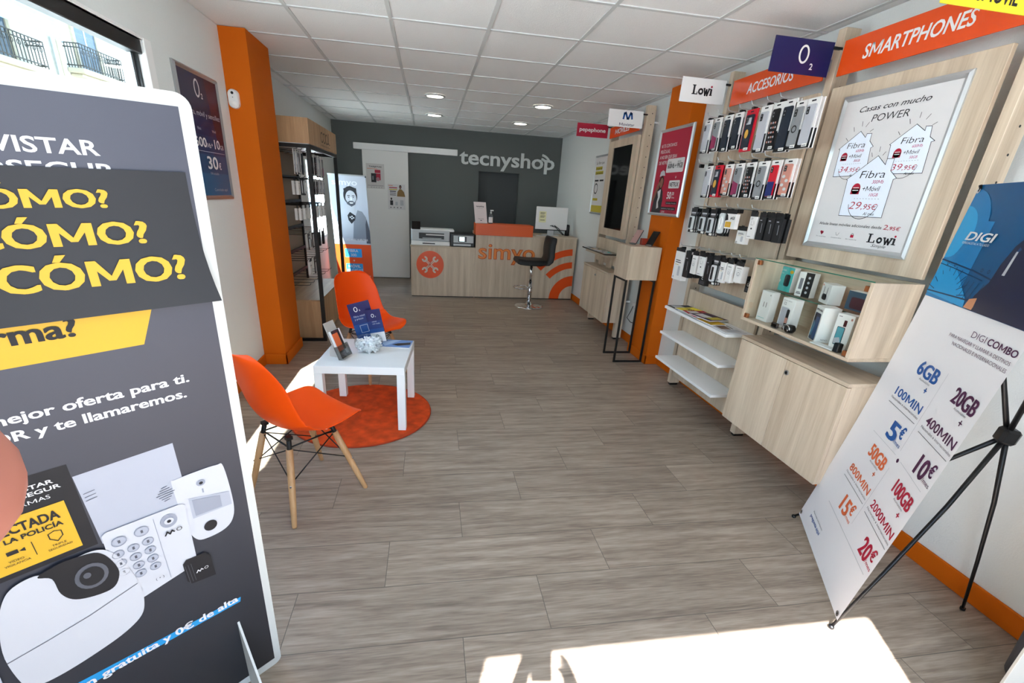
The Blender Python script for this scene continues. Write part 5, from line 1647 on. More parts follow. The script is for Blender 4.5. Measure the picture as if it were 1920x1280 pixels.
m.text(FX, 'DIGI', .400, 1.136, .022, PLUM, w=.085, bold=-.012, d=D).text(FX, 'COMBO', .497, 1.136, .022, PLUM, w=.165, bold=.025, d=D)
m.text(FX, 'PARA NAVEGAR Y LLAMAR A DESTINOS', .280, 1.110, .0125, PLUM, w=.375, bold=-.008, d=D)
m.text(FX, 'NACIONALES E INTERNACIONALES', .322, 1.088, .0125, PLUM, w=.335, bold=-.008, d=D)
def plan(gb, mins, price, a0, aw, y, c):
    """gb, mins and price lines; y is the baseline of the first."""
    m.text(FX, gb, a0 + aw * .27, y, .054, c, w=aw * .66, bold=.042, d=D)
    m.text(FX, 'Acumulables', a0 + aw * .45, y - .014, .009, GREYI, w=aw * .35, d=D)
    m.text(FX, '+', a0 + aw * .78, y - .048, .028, c, bold=.03, al='c', d=D)
    m.text(FX, mins, a0 + aw * .03, y - .115, .034, c, w=aw * .94, bold=.016, d=D)
    m.text(FX, 'Nacionales e internacionales', a0, y - .134, .010, GREYI, w=aw, d=D)
    m.rect(FX, a0, a0 + aw, y - .153, y - .1505, D, GREYI)
    m.text(FX, price, a0 + aw * .44, y - .265, .074, c, w=aw * .34, bold=.042, d=D)
    m.text(FX, '\u20ac', a0 + aw * .79, y - .232, .046, c, w=aw * .15, bold=.03, d=D)
    m.text(FX, '/mes', a0 + aw * .76, y - .262, .017, c, w=aw * .24, d=D)
plan('6GB', '100MIN', '5', .143, .236, .941, BLUE)
plan('20GB', '400MIN', '10', .425, .236, .932, PLUM)
plan('50GB', '800MIN', '15', .150, .236, .564, ORTX)
plan('100GB', '2000MIN', '20', .425, .236, .555, CRIM)
m.line(FX, [(.398, 1.0), (.398, .68)], .0015, D, LGREY).line(FX, [(.398, .60), (.402, .32)], .0015, D, LGREY)
m.line(FX, [(.16, .652), (.385, .655)], .0015, D, LGREY).line(FX, [(.44, .652), (.64, .645)], .0015, D, LGREY)
m.ell(FX, .418, .646, .0085, .0085, D, PLUM, 14)
m.rect(FX, .165, .645, .264, .2665, D, LGREY)
m.text(FX, 'Para m\u00e1s informaci\u00f3n', .255, .150, .009, GREYI, w=.145, al='r', d=D).text(FX, 'pregunta aqu\u00ed', .255, .120, .018, BLUE, w=.15, al='r', bold=.01, d=D)
sh = m.build('printed_sheet', xb)
for (a, b2) in ((.012, 1.605), (.66, 1.605), (.018, .075), (.655, .068)):
    e = MB()
    e.arc(FX, a, b2, .005, .011, 0, 2 * pi, D * 3, CHROME, 16).ell(FX, a, b2, .005, .005, D * 3, BLACK, 10)
    e.build('eyelet', xb)
hub = Vector((2.038, 1.097, .779)) - FB_.n * -.0
def arm(p, q, name, r=.0075, tip=True):
    a = MB().tube([p, p + (q - p) * .35 + FB_.n * -.012, p + (q - p) * .7 + FB_.n * -.008, q], [r * 1.15, r, r * .85, r * .7], BLACK, 8)
    return a.build(name, xb)
MB().fbox(Frame(hub, uB, vB, FB_.n), -.026, .026, -.030, .030, -.026, .026, BLACK, .010).build('hub', xb)
arm(hub, bpt(.012, 1.605, .004) + Vector((.002, .002, .018)), 'upper_arm')
arm(hub, bpt(.66, 1.605, .004) + Vector((.0, -.004, .018)), 'upper_arm')
arm(hub, Vector((1.872, 1.612, .008)), 'front_leg')
arm(hub, Vector((1.520, 1.012, .008)), 'front_leg')
arm(hub, hub + Vector((.115, -.07, -.771)), 'rear_leg')
MB().cyl(hub + Vector((.115, -.07, -.775)), hub + Vector((.115, -.07, -.765)), .009, BLACK).build('foot_cap', xb)
for q in (Vector((1.872, 1.612, .006)), Vector((1.520, 1.012, .006))):
    MB().lathe(q - Vector((0, 0, .006)), [(.0, 0), (.009, .001), (.0105, .006), (.009, .013), (.0, .015)], BLACK, 12).build('foot_cap', xb)

# at the very edge of the picture: a white board in front of a dark grey bin
FE = Frame((1.785, .69, 0), (.81, -.59, 0), (0, 0, 1))
tag(MB().fbox(FE, 0, .42, 0, .9, -.006, .006, CARD, .001).build('display_board'), 'white board standing upright at the lower corner, before the dark bin', 'board')
bi = thing('waste_bin', 'dark grey round bin by the orange baseboard behind the white board', 'bin', (2.09, .70, 0))
MB().lathe((2.09, .70, 0), [(.0, .0), (.105, 0), (.118, .01), (.128, .25), (.122, .25), (.11, .02), (.0, .015)], mat('dark_grey_bin', '#4A4A4E', .55), 36).build('body', bi)
MB().lathe((2.09, .70, 0), [(.124, .245), (.131, .248), (.131, .262), (.120, .262), (.120, .248)], BLACK, 36).build('rim', bi)

# ------------------------------------------------------------------ the photographer: stands just inside the door and holds the phone up
def skin_mesh(name, nodes, edges, ma, parent=None, sub=2, root=0):
    me = bpy.data.meshes.new(name)
    me.from_pydata([n[0] for n in nodes], edges, [])
    o = bpy.data.objects.new(name, me)
    COL.objects.link(o)
    o.modifiers.new('skin', 'SKIN').use_smooth_shade = True
    sv = me.skin_vertices[0].data if me.skin_vertices else None
    if sv is None:
        bm = bmesh.new()
        bm.from_mesh(me)
        bm.verts.layers.skin.verify()
        bm.to_mesh(me)
        bm.free()
        sv = me.skin_vertices[0].data
    for i, n in enumerate(nodes):
        r = n[1]
        sv[i].radius = r if isinstance(r, tuple) else (r, r)
        sv[i].use_root = (i == root)
    ss = o.modifiers.new('round', 'SUBSURF')
    ss.levels = ss.render_levels = sub
    me.materials.append(ma)
    if parent is not None:
        o.parent = parent
        o.matrix_parent_inverse = Matrix.Translation(-Vector(parent.location))
    return o
HD = Vector((-.02, -.42, 0))
pe = thing('person', 'person holding a phone up, only a pink fingertip shows at the edge', 'person', (-.02, -.42, 0))
def S3(x, y, z):
    return (HD.x + x, HD.y + y, z)
ph = EYE - fw * .012                       # back plate of the phone lies just behind the lens
PHF = Frame(ph, rt, -dn, fw)               # seen from the front: a to the photo's right, b up
lh_w = PHF.p(-.075, -.075, -.015)          # wrist of the hand at the lens side
rh_w = PHF.p(.080, -.125, -.02)
el_l, el_r = S3(-.27, .02, 1.10), S3(.29, .03, 1.08)
body = [(S3(0, 0, .96), (.13, .09)), (S3(0, .0, 1.12), (.125, .088)), (S3(0, -.01, 1.28), (.16, .11)), (S3(0, -.01, 1.39), (.12, .09)), (S3(0, .0, 1.455), .056), (S3(0, .02, 1.515), .056), (S3(0, .04, 1.575), (.068, .084)), (S3(0, .032, 1.65), (.092, .106)), (S3(0, .02, 1.73), (.066, .076)),
        (S3(-.18, -.01, 1.385), .062), (el_l, .043), (tuple(lh_w), .028), (S3(.18, -.01, 1.385), .062), (el_r, .043), (tuple(rh_w), .028),
        (S3(-.095, 0, .88), (.09, .09)), (S3(-.10, .015, .50), .058), (S3(-.105, -.02, .28), .055), (S3(-.11, -.03, .09), .038), (S3(-.115, .06, .035), (.042, .03)), (S3(-.12, .14, .025), (.038, .022)),
        (S3(.095, 0, .88), (.09, .09)), (S3(.10, .015, .50), .058), (S3(.105, -.02, .28), .055), (S3(.11, -.03, .09), .038), (S3(.115, .06, .035), (.042, .03)), (S3(.12, .14, .025), (.038, .022))]
be = [(0, 1), (1, 2), (2, 3), (3, 4), (4, 5), (5, 6), (6, 7), (7, 8), (3, 9), (9, 10), (10, 11), (3, 12), (12, 13), (13, 14), (0, 15), (15, 16), (16, 17), (17, 18), (18, 19), (19, 20), (0, 21), (21, 22), (22, 23), (23, 24), (24, 25), (25, 26)]
CLOTH = mat('navy_cotton', '#2C3446', .85, bump=.2, scale=200)
# hands join the wrists: palm and five fingers each; one fingertip pokes in front of the phone edge
def fingers(base, pts_list):
    for pts, rad in pts_list:
        k = len(body)
        for i, q in enumerate(pts):
            body.append((tuple(q), rad[i]))
        be.append((base, k))
        for i in range(len(pts) - 1):
            be.append((k + i, k + i + 1))
def PP(a, b_, d):
    return PHF.p(a, b_, d)
palm_l = len(body)
body.append((tuple(PP(-.072, -.045, -.012)), (.020, .026)))
be.append((11, palm_l))
fr = (.0085, .008, .0078, .0068)
fingers(palm_l, [([PP(-.062, -.030, .002), PP(-.061, -.023, .020), PP(-.050, -.0155, .036), PP(-.0392, -.0074, .0400), PP(-.0358, -.0046, .0402)], (.0092, .0090, .0090, .0088, .0066)),
                 ([PP(-.064, -.048, .000), PP(-.060, -.046, .014), PP(-.052, -.046, .018), PP(-.043, -.046, .016)], fr),
                 ([PP(-.066, -.066, .000), PP(-.061, -.064, .013), PP(-.053, -.064, .017), PP(-.044, -.064, .015)], fr),
                 ([PP(-.067, -.083, .000), PP(-.062, -.081, .011), PP(-.054, -.081, .015), PP(-.046, -.081, .014)], tuple(x * .88 for x in fr)),
                 ([PP(-.058, -.050, -.026), PP(-.040, -.036, -.030), PP(-.024, -.028, -.026)], (.0105, .0098, .0085))])
palm_r = len(body)
body.append((tuple(PP(.078, -.090, -.014)), (.020, .026)))
be.append((14, palm_r))
fingers(palm_r, [([PP(.070, -.062, .000), PP(.064, -.060, .012), PP(.055, -.060, .017), PP(.046, -.060, .015)], fr),
                 ([PP(.070, -.080, .000), PP(.064, -.079, .012), PP(.055, -.079, .017), PP(.045, -.079, .015)], fr),
                 ([PP(.070, -.098, .000), PP(.064, -.098, .012), PP(.055, -.098, .017), PP(.046, -.098, .015)], fr),
                 ([PP(.070, -.115, .000), PP(.064, -.115, .010), PP(.056, -.115, .014), PP(.048, -.115, .013)], tuple(x * .88 for x in fr)),
                 ([PP(.062, -.088, -.028), PP(.046, -.074, -.030), PP(.032, -.066, -.026)], (.0105, .0098, .0085))])
skin_mesh('body', body, be, SKIN, pe)
def grown(idx, k=1.13, add=.012):
    keep = {j: i for i, j in enumerate(idx)}
    return [(body[j][0], tuple(x * k + add for x in body[j][1]) if isinstance(body[j][1], tuple) else body[j][1] * k + add) for j in idx], [(keep[a], keep[b2]) for a, b2 in be if a in keep and b2 in keep]
n_, e_ = grown([0, 1, 2, 3, 9, 10, 12, 13], 1.10, .010)
n_.append((S3(0, 0, .87), (.172, .13)))
n_[0] = (n_[0][0], (.170, .125))
n_[1] = (n_[1][0], (.158, .118))
mid_l = tuple(Vector(el_l).lerp(lh_w, .72)); mid_r = tuple(Vector(el_r).lerp(rh_w, .72))
n_ += [(mid_l, .044), (mid_r, .044)]
e_ += [(5, 9), (7, 10), (0, 8)]
skin_mesh('jacket', n_, e_, CLOTH, pe)
n_, e_ = grown([0, 15, 16, 17, 18, 21, 22, 23, 24], 1.08, .010)
n_[0] = (S3(0, 0, .95), (.12, .10))
for i_ in (1, 5):
    n_[i_] = ((n_[i_][0][0], n_[i_][0][1], .80), (.092, .098))
skin_mesh('trousers', n_, e_, mat('dark_denim', '#252A36', .9, bump=.2, scale=240), pe)
for s in (-1, 1):
    skin_mesh('shoe', [(S3(s * .11, -.045, .045), (.048, .04)), (S3(s * .115, .06, .04), (.05, .036)), (S3(s * .12, .155, .032), (.045, .028))], [(0, 1), (1, 2)], BLACK, pe, 2)
m = MB()
hc_ = Vector(S3(0, .025, 1.638))
rows = []
for i in range(9):
    a = -.15 + (pi / 2 + .15) * i / 8
    rows.append([hc_ + Vector((.096 * cos(a) * cos(t), .105 * cos(a) * sin(t) - .012, .112 * sin(a))) for t in [radians(150 + 240 * j / 16) for j in range(17)]])
m.grid(rows, mat('dark_brown_hair', '#2A1D16', .6, bump=.4, scale=90))
m.build('hair', pe)
fc = MB()
fy = HD.y + .135
fc.lathe((HD.x - .03, fy - .024, 1.635), [(.0, .014), (.010, .010), (.013, 0)], WHITE, 12, 'y').lathe((HD.x + .03, fy - .024, 1.635), [(.0, .014), (.010, .010), (.013, 0)], WHITE, 12, 'y')
fc.build('eyes', pe)
MB().lathe((HD.x, HD.y + .120, 1.578), [(.0, .010), (.018, .006), (.022, 0)], mat('lip_pink', '#B5695F', .5), 14, 'y').build('mouth', pe)
MB().add([(HD.x, HD.y + .122, 1.650), (HD.x - .018, HD.y + .112, 1.607), (HD.x + .018, HD.y + .112, 1.607), (HD.x, HD.y + .162, 1.610)], [(0, 1, 3), (0, 3, 2), (1, 2, 3)], SKIN, True).build('nose', pe)
for s in (-1, 1):
    MB().lathe((HD.x + s * .085, HD.y + .02, 1.62), [(.0, .012), (.02, .010), (.028, 0), (.02, -.01), (.0, -.012)], SKIN, 14).build('ear', pe)
    MB().lathe((HD.x + s * .03, fy - .012, 1.635), [(.0, .003), (.006, 0)], mat('dark_iris', '#2A1A10', .3), 12, 'y').build('iris', pe)
phn = thing('smartphone', 'black smartphone held up by the person', 'smartphone', ph)
MB().fbox(PHF, -.052, .022, -.128, .026, -.009, -.001, BLACK, .003).build('case', phn)
MB().fbox(PHF, -.050, .020, -.126, .024, -.0094, -.009, SCREEN, .0001).build('screen', phn)
# ------------------------------------------------------------------ goods: hanging packs, boxes, magazines
rnd = random.Random(11)
PKW = mat('pack_white_card', '#E7E5E2', .5)
PKB = mat('pack_black_card', '#151517', .42)
PKG = mat('pack_grey_case', '#8C8F92', .45)
PKS = mat('pack_silver_case', '#B9BBC2', .3)
PKN = mat('pack_navy_case', '#1C2634', .4)
PKR = mat('pack_red_card', '#C9122A', .4)
PKP = mat('pack_pink_case', '#C98B7C', .4)
PKM = mat('pack_magenta_case', '#8E2A55', .4)
PKC = mat('pack_clear_film', '#CDD2D2', .12)
PRICE = mat('price_label', '#F2F1EC', .6)
GOLD = mat('pack_gold_print', '#D9A545', .4)
LWF = Frame((0, 0, 0), (1, 0, 0), (0, 0, 1), (0, -1, 0))      # a pack's own front
def pack(kind, w, h, d):
    """One hanging pack in its own coordinates: top hole at the origin, front towards -y."""
    t = local(thing('hanging_pack', None, 'accessory pack'))
    F = LWF
    e = .0009
    m = MB()
    if kind in ('case', 'case_dots', 'case_ring', 'case_two', 'case_dark', 'case_soft', 'case_pink', 'case_red'):
        # printed card with a phone case under film
        card = {'case_red': PKR}.get(kind, PKW)
        m.fbox(F, -w / 2, w / 2, -h, 0, -d, 0, card, .0012)
        m.rect(F, -w / 2 + .001, w / 2 - .001, -h + .001, -h * .60, e, PKR if kind == 'case_red' else PKB)
        m.rect(F, -.014, .014, -.016, -.009, e * 1.2, INK)
        cm = {'case': PKS, 'case_dots': PKB, 'case_ring': PKG, 'case_two': PKR, 'case_dark': PKN, 'case_soft': PKG, 'case_pink': PKP, 'case_red': PKN}[kind]
        m.build('card', t)
        c = MB()
        c.prism(Frame(F.p(0, 0, 0), F.u, F.v, F.n), rr(-w * .34, w * .34, -h * .93, -h * .13, .008, 4), .0012, .0075, cm)
        G = Frame(F.p(0, 0, .0076), F.u, F.v, F.n)
        c.rrect(G, -w * .28, -w * .06, -h * .32, -h * .17, .004, e, PKB).ell(G, -w * .17, -h * .21, .004, .004, e * 2, PKG, 10).ell(G, -w * .17, -h * .28, .004, .004, e * 2, PKG, 10)
        if kind == 'case_dots':
            for i in range(5):
                for j in range(3):
                    c.ell(G, -w * .22 + j * w * .2 + (i % 2) * w * .08, -h * .42 - i * h * .1, .0055, .0055, e, PKS if (i + j) % 2 else PKP, 8)
        if kind == 'case_ring':
            c.arc(G, 0, -h * .58, .012, .018, 0, 2 * pi, e, PKB, 20)
        if kind == 'case_two':
            c.rect(G, -w * .33, w * .33, -h * .92, -h * .55, e, mat('pack_blue_case', '#1C2A66', .4))
        if kind == 'case_soft':
            c.poly(G, [(-w * .33, -h * .92), (w * .33, -h * .92), (w * .33, -h * .6), (-w * .33, -h * .5)], e, PKM)
        if kind == 'case_pink':
            for i in range(4):
                c.ell(G, -w * .15 + (i % 2) * w * .3, -h * .45 - i * h * .11, .012, .008, e, PKC, 10)
        if kind == 'case_red':
            c.ell(G, 0, -h * .58, .016, .024, e, GOLD, 18).rect(G, -w * .2, w * .2, -h * .36, -h * .2, e, PKS)
        c.build('phone_case', t)
        p = MB().rect(F, w * .02, w * .42, -h + .006, -h + .020, .0085, PRICE).rect(F, w * .06, w * .36, -h + .010, -h + .014, .009, GREYI)
        p.build('price_tag', t)
    elif kind == 'blister':
        m.fbox(F, -w / 2, w / 2, -h, 0, -d, 0, PKB, .0012).rect(F, -w * .38, w * .38, -h * .22, -h * .16, e, LGREY).rect(F, -w * .3, w * .3, -h * .27, -h * .24, e, GREYI).build('card', t)
        MB().prism(F, rr(-w * .33, w * .33, -h * .88, -h * .32, .01, 4), .0012, .016, PKC).build('blister', t)
        MB().prism(F, rr(-w * .2, w * .2, -h * .82, -h * .38, .006, 4), .0162, .0165, PKB).build('charger', t)
        MB().rect(F, -w * .05, w * .42, -h + .004, -h + .018, .0012, PRICE).build('price_tag', t)
    elif kind == 'cable':
        m.fbox(F, -w / 2, w / 2, -h, 0, -d, 0, PKB, .0012).build('card', t)
        MB().prism(F, rr(-w * .36, w * .36, -h * .9, -h * .12, .016, 5), .0012, .012, PKC).build('blister', t)
        MB().tube([F.p(.016 * cos(a * .5) * (1 - a / 60), -h * .5 + h * .25 * sin(a * .5), .0135) for a in range(26)], .0028, mat('pack_white_cable', '#F0F0EE', .4), 6).build('cable', t)
    else:
        cm, pm = (PKW, INK) if kind.startswith('box_white') else (PKB, LGREY)
        m.fbox(F, -w / 2, w / 2, -h, -.026, -d, 0, cm, .001)
        m.fbox(F, -w / 2, w / 2, -.026, 0, -.0015, 0, PKB)
        if kind == 'box_white':
            m.rect(F, -w * .34, w * .2, -h * .40, -h * .375, e, pm).rect(F, -w * .34, w * .28, -h * .46, -h * .435, e, pm).rect(F, -w * .34, w * .05, -h * .53, -h * .515, e, mat('mustard_print', '#C6B432', .5)).arc(F, -w * .34, -h * .92, .004, .007, 0, 2 * pi, e, INK, 14)
            m.rrect(F, w * .05, w * .3, -h * .86, -h * .56, .006, e, LGREY)
        elif kind == 'box_white_line':
            m.line(F, [(-w * .2, -h * .34), (-w * .2, -h * .48), (w * .1, -h * .48)], .0014, e, pm).line(F, [(w * .15, -h * .34), (w * .22, -h * .46)], .0014, e, pm).ell(F, 0, -h * .62, .007, .005, e, pm, 10).rect(F, -w * .36, w * .1, -h * .93, -h * .91, e, GREYI)
            m.text(F, 'EP', -w * .3, -h * .3, .012, GREYI, d=e)
        elif kind == 'box_white_oval':
            m.arc(F, 0, -h * .58, w * .12, w * .16, 0, 2 * pi, e, GREYI, 18).arc(F, 0, -h * .55, w * .26, w * .29, 0, 2 * pi, e, LGREY, 18).rect(F, -w * .3, w * .3, -h * .33, -h * .31, e, pm)
        elif kind == 'box_white_card':
            m.text(F, '64GB', -w * .02, -h * .52, .018, INK, w=w * .42, bold=.016, d=e).rect(F, -w * .42, w * .14, -h * .92, -h * .64, e, YEL).rect(F, -w * .3, w * .02, -h * .85, -h * .72, e * 1.5, GOLD).poly(F, [(-w * .5, -h * .2), (-w * .3, -h * .3), (-w * .2, -h * .55), (-w * .5, -h * .6)], e, INK)
        elif kind == 'box_black':
            m.line(F, [(w * .1, -h * .4), (w * .16, -h * .72)], .003, e, LGREY).rect(F, -w * .3, w * .0, -h * .3, -h * .27, e, LGREY)
        elif kind == 'box_black_mark':
            m.arc(F, 0, -h * .5, .006, .010, 0, 2 * pi, e, PRICE, 16).rect(F, -w * .2, w * .2, -h * .34, -h * .31, e, LGREY)
            for i in range(3):
                m.rect(F, -w * .34, w * .34, -h * .74 - i * h * .08, -h * .715 - i * h * .08, e, GREYI)
        m.build('box', t)
        MB().box(-.012, .012, -.002, .003, -.012, .004, BLACK, .001).build('hang_tab', t)
    return t
PROTO = {}
def hang(kind, w, h, d, pos, rz, label, group, back=0, dirn=(1, 0)):
    """Hang a pack and, behind it on the same hook, BACK more like it."""
    key = (kind, w, h, d)
    for i in range(back + 1):
        loc = (pos[0] + dirn[0] * i * (d + .014), pos[1] + dirn[1] * i * (d + .014), pos[2])
        lab = label if i == 0 else 'one of the packs hidden behind the ' + label[0].lower() + label[1:]
        lab = ' '.join(lab.split()[:16])
        if key not in PROTO:
            t = pack(kind, w, h, d)
            t.location, t.rotation_euler = loc, (0, 0, rz)
            PROTO[key] = t
            t['label'], t['group'] = lab, group
        else:
            dup(PROTO[key], loc, rz, lab, group)
QT = -pi / 2
G1, G2, G3, G4 = 'phone cases on the top hook row', 'phone cases on the second hook row', 'chargers and cables on the third hook row', 'boxed accessories on the lowest hook row'
R1 = [('case', .086, .205, .006, 3.145, 'pale silver phone case pack at the pillar end of the top hook row'),
      ('case_soft', .080, .20, .006, 3.035, 'white carded case pack, second from the pillar on the top row'),
      ('case_dark', .080, .21, .006, 2.925, 'dark navy case pack just before the red pack, pillar side'),
      ('case_dark', .080, .205, .006, 2.825, 'dark clear-fronted case pack touching the red pack'),
      ('case_red', .098, .225, .008, 2.705, 'bright red case pack with gold print on the top row'),
      ('case', .090, .24, .006, 2.585, 'large white and black case pack beside the bright red pack'),
      ('case_dots', .080, .235, .006, 2.490, 'black patterned case pack on the top row near the poster'),
      ('case_dark', .095, .25, .006, 2.405, 'big dark textured case pack hanging by the poster post')]
for k_, w, h, d, y, lab in R1:
    hang(k_, w, h, d, (1.868, y, 2.030), QT, lab, G1, 1 if k_ != 'case_red' else 0)
R1b = [('case_ring', .085, .225, .006, 2.325, 'grey fabric case pack, second from the poster on the top row'), ('case', .085, .225, .006, 2.245, 'silver and black case pack at the poster end of the top row')]
for k_, w, h, d, y, lab in R1b:
    hang(k_, w, h, d, (1.868, y, 2.012), QT, lab, G1, 1)
R2 = [('case', .080, .20, .006, 3.035, 'silver phone case pack at the pillar end of the second row'),
      ('case_red', .082, .195, .008, 2.925, 'red carded pack with dark case on the second hook row'),
      ('case_pink', .084, .185, .006, 2.815, 'pink patterned case pack beside the red pack of the second row'),
      ('case_soft', .082, .195, .006, 2.710, 'grey to magenta case pack in the middle of the second row'),
      ('case_dots', .082, .195, .006, 2.605, 'black dotted case pack on the second hook row'),
      ('case_ring', .086, .205, .006, 2.500, 'grey case pack with a finger ring on the second row'),
      ('case_two', .080, .20, .006, 2.400, 'red and blue case pack near the poster on the second row'),
      ('case_pink', .084, .190, .006, 2.300, 'mottled case pack at the poster end of the second row')]
for k_, w, h, d, y, lab in R2:
    hang(k_, w, h, d, (1.872, y, 1.742), QT, lab, G2, 1)
R3 = [('blister', .072, .165, .004, 3.105, 'black blister pack with a charger at the pillar end, third row', 2),
      ('blister', .072, .165, .004, 2.970, 'black blister pack with charger, second on the third row', 2),
      ('blister', .066, .170, .004, 2.870, 'black and white charger pack, third on the third row', 2),
      ('cable', .076, .160, .004, 2.755, 'pack with a coiled white cable in the third hook row', 2),
      ('box_white_line', .060, .150, .020, 2.470, 'white slim box with line drawing on the third row', 0),
      ('box_black', .056, .150, .018, 2.395, 'black slim box next to the white line-drawn box', 1),
      ('box_black', .056, .150, .018, 2.325, 'black slim box, second from the poster on the third row', 1)]
for k_, w, h, d, y, lab, bk in R3:
    hang(k_, w, h, d, (1.868, y, 1.472), QT, lab, G3, bk)
hang('box_white_card', .100, .115, .026, (1.85, 2.655, 1.478), QT, 'white memory card box with yellow print on the third row', G3)
hang('box_white', .085, .105, .030, (1.90, 2.590, 1.385), QT, 'white framed box hanging below the memory card box', G3)
hang('box_black', .056, .150, .018, (1.868, 2.262, 1.470), QT, 'black slim box at the poster end of the third row', G3, 1)
R4 = [('box_white', .122, .235, .05, 3.170, 1.188, 'large white accessory box at the pillar end of the lowest row', 0),
      ('box_black', .070, .19, .045, 3.055, 1.18, 'black box beside the large white box on the lowest row', 1),
      ('box_white_oval', .056, .155, .022, 2.972, 1.185, 'small white box with a round motif on the lowest row', 0),
      ('box_white_line', .072, .155, .020, 2.878, 1.188, 'white box with an earphone drawing on the lowest row', 1),
      ('box_black', .058, .165, .020, 2.795, 1.180, 'black box by the white earphone box, lowest row', 2),
      ('blister', .060, .19, .004, 2.715, 1.19, 'black cable pack in the middle of the lowest row', 2),
      ('box_white', .055, .155, .022, 2.640, 1.185, 'pinkish white slim box on the lowest hook row', 1),
      ('box_white_oval', .052, .140, .030, 2.570, 1.185, 'white folded pack before the post on the lowest row', 1),
      ('box_white_oval', .070, .125, .040, 2.478, 1.185, 'white earbud box at the poster end of the lowest row', 0)]
for k_, w, h, d, y, z, lab, bk in R4:
    hang(k_, w, h, d, (1.862, y, z), QT, lab, G4, bk)
hang('box_black_mark', .085, .098, .030, (1.93, 2.93, 1.055), QT, 'black box with a round white mark hanging below the lowest row', G4)
hang('box_black_mark', .050, .095, .028, (1.93, 2.455, 1.100), QT, 'small black box hanging below the white earbud box', G4)

# packs on the corner display; they face the room
GL = 'packs on the corner accessory display'
HYL = [4.64, 4.79, 4.95, 5.12, 5.30, 5.48, 5.63]
rows = [(1.765, 'top', [('case', .085, .21, 0), ('case_dark', .085, .21, 1), None, ('case', .085, .21, 3), ('case_dots', .085, .205, 4), ('case', .085, .215, 5), ('case_soft', .085, .215, 6)]),
        (1.525, 'second', [('box_white_oval', .060, .145, 0), ('cable', .075, .15, 1), None, ('case_dots', .080, .15, 3), ('case_dots', .080, .15, 4), ('case', .080, .15, 5), ('case', .075, .15, 6)]),
        (1.285, 'third', [('box_white_oval', .050, .13, 0), ('box_white_oval', .050, .13, 1), ('box_white_oval', .050, .13, 2), None, ('box_white', .050, .14, 4), ('box_white', .050, .14, 5), ('box_white', .050, .14, 6)]),
        (1.020, 'fourth', [None, ('blister', .072, .15, 1), ('cable', .072, .15, 2), None, ('box_black', .05, .17, 4), ('box_black', .05, .17, 5), None]),
        (.775, 'lowest', [None, ('box_white', .085, .155, 1), ('blister', .085, .165, 2), None, None, None, None])]
ordw = ['nearest the pillar', 'second from the pillar', 'third from the pillar', 'in the middle', 'fifth from the pillar', 'sixth from the pillar', 'nearest the banner']
desc = {'case': 'silver case pack', 'case_dark': 'dark case pack', 'case_dots': 'black patterned case pack', 'case_soft': 'grey and magenta case pack', 'box_white_oval': 'slim white box', 'box_white': 'white box', 'cable': 'white cable pack', 'blister': 'black charger pack', 'box_black': 'slim black box'}
for z, rn, items in rows:
    for it in items:
        if it is None:
            continue
        k_, w, h, i = it
        d = .022 if k_.startswith('box') else .006
        hang(k_, w, h, d, (-1.178 if d < .01 else -1.185, HYL[i], z), pi / 2, '%s on the %s hook row of the corner display, %s' % (desc[k_], rn, ordw[i]), GL, 1 if rn in ('top', 'second', 'third') else 0, (-1, 0))

# phones and boxes in the vitrine
def boxed(name, x, y, z, w, dp, h, rz, label, draw, side=PKW, cat='box', body=PKW):
    t = thing(name, label, cat, (x, y, z), 0, None)
    u = Vector((cos(rz), sin(rz), 0))
    n = Vector((sin(rz), -cos(rz), 0))
    F = Frame((x, y, z), u, (0, 0, 1), n)
    MB().fbox(F, -w / 2, w / 2, 0, h, -dp, 0, body, .0012).build('carton', t)
    m = MB()
    draw(m, F, w, h)
    G = Frame(F.p(w / 2, 0, 0), -n, (0, 0, 1), u)
    sidep(m, G, dp, h, label)
    m.build('printed_face', t)
    return t
def sidep(m, G, dp, h, label):
    if 'phone' in label and 'angled' in label:
        m.text(G, 'RENO', dp * .5, h * .06, .008, GREYI, w=.028, al='c', d=.0008)
e = .0009
def dr11(m, F, w, h):
    m.text(F, '11', -w * .10, h * .47, .030, INK, w=w * .28, bold=.0, d=e).rect(F, w * .30, w * .38, h * .87, h * .91, e, GREYI).rect(F, -w * .38, w * .25, h * .10, h * .115, e, TEAL)
def drwatch(m, F, w, h):
    m.rrect(F, -w * .1, w * .12, h * .08, h * .80, .008, e, INK).rrect(F, -w * .09, w * .11, h * .2, h * .42, .006, e * 2, PKP)
def drnote(m, F, w, h):
    m.text(F, 'SMART BAND', -w * .38, h * .90, .006, GREYI, w=w * .62, d=e).text(F, 'C2', -w * .34, h * .78, .014, GREYI, w=w * .2, bold=.016, d=e)
    m.rrect(F, -w * .42, w * .2, h * .08, h * .70, .003, e * .8, PKS).rrect(F, w * .06, w * .28, h * .10, h * .66, .006, e * 2, INK).rect(F, w * .06, w * .27, h * .2, h * .38, e * 3, PKP)
def dropp(m, F, w, h):
    m.text(F, 'OPPO A54s', -w * .42, h * .86, .010, INK, w=w * .8, bold=.016, d=e)
    m.rrect(F, -w * .40, w * .36, 0.004, h * .80, .006, e, mat('phone_print_navy', '#1E2C4A', .3)).rrect(F, -w * .1, w * .38, .01, h * .70, .006, e * 2, mat('phone_print_blue', '#31507C', .3))
    m.poly(F, [(-w * .36, .02), (-w * .12, .02), (-w * .02, h * .45), (-w * .2, h * .6)], e * 3, mat('phone_print_sea', '#4A7C96', .3)).rrect(F, -w * .34, -w * .12, h * .56, h * .76, .004, e * 3, INK)
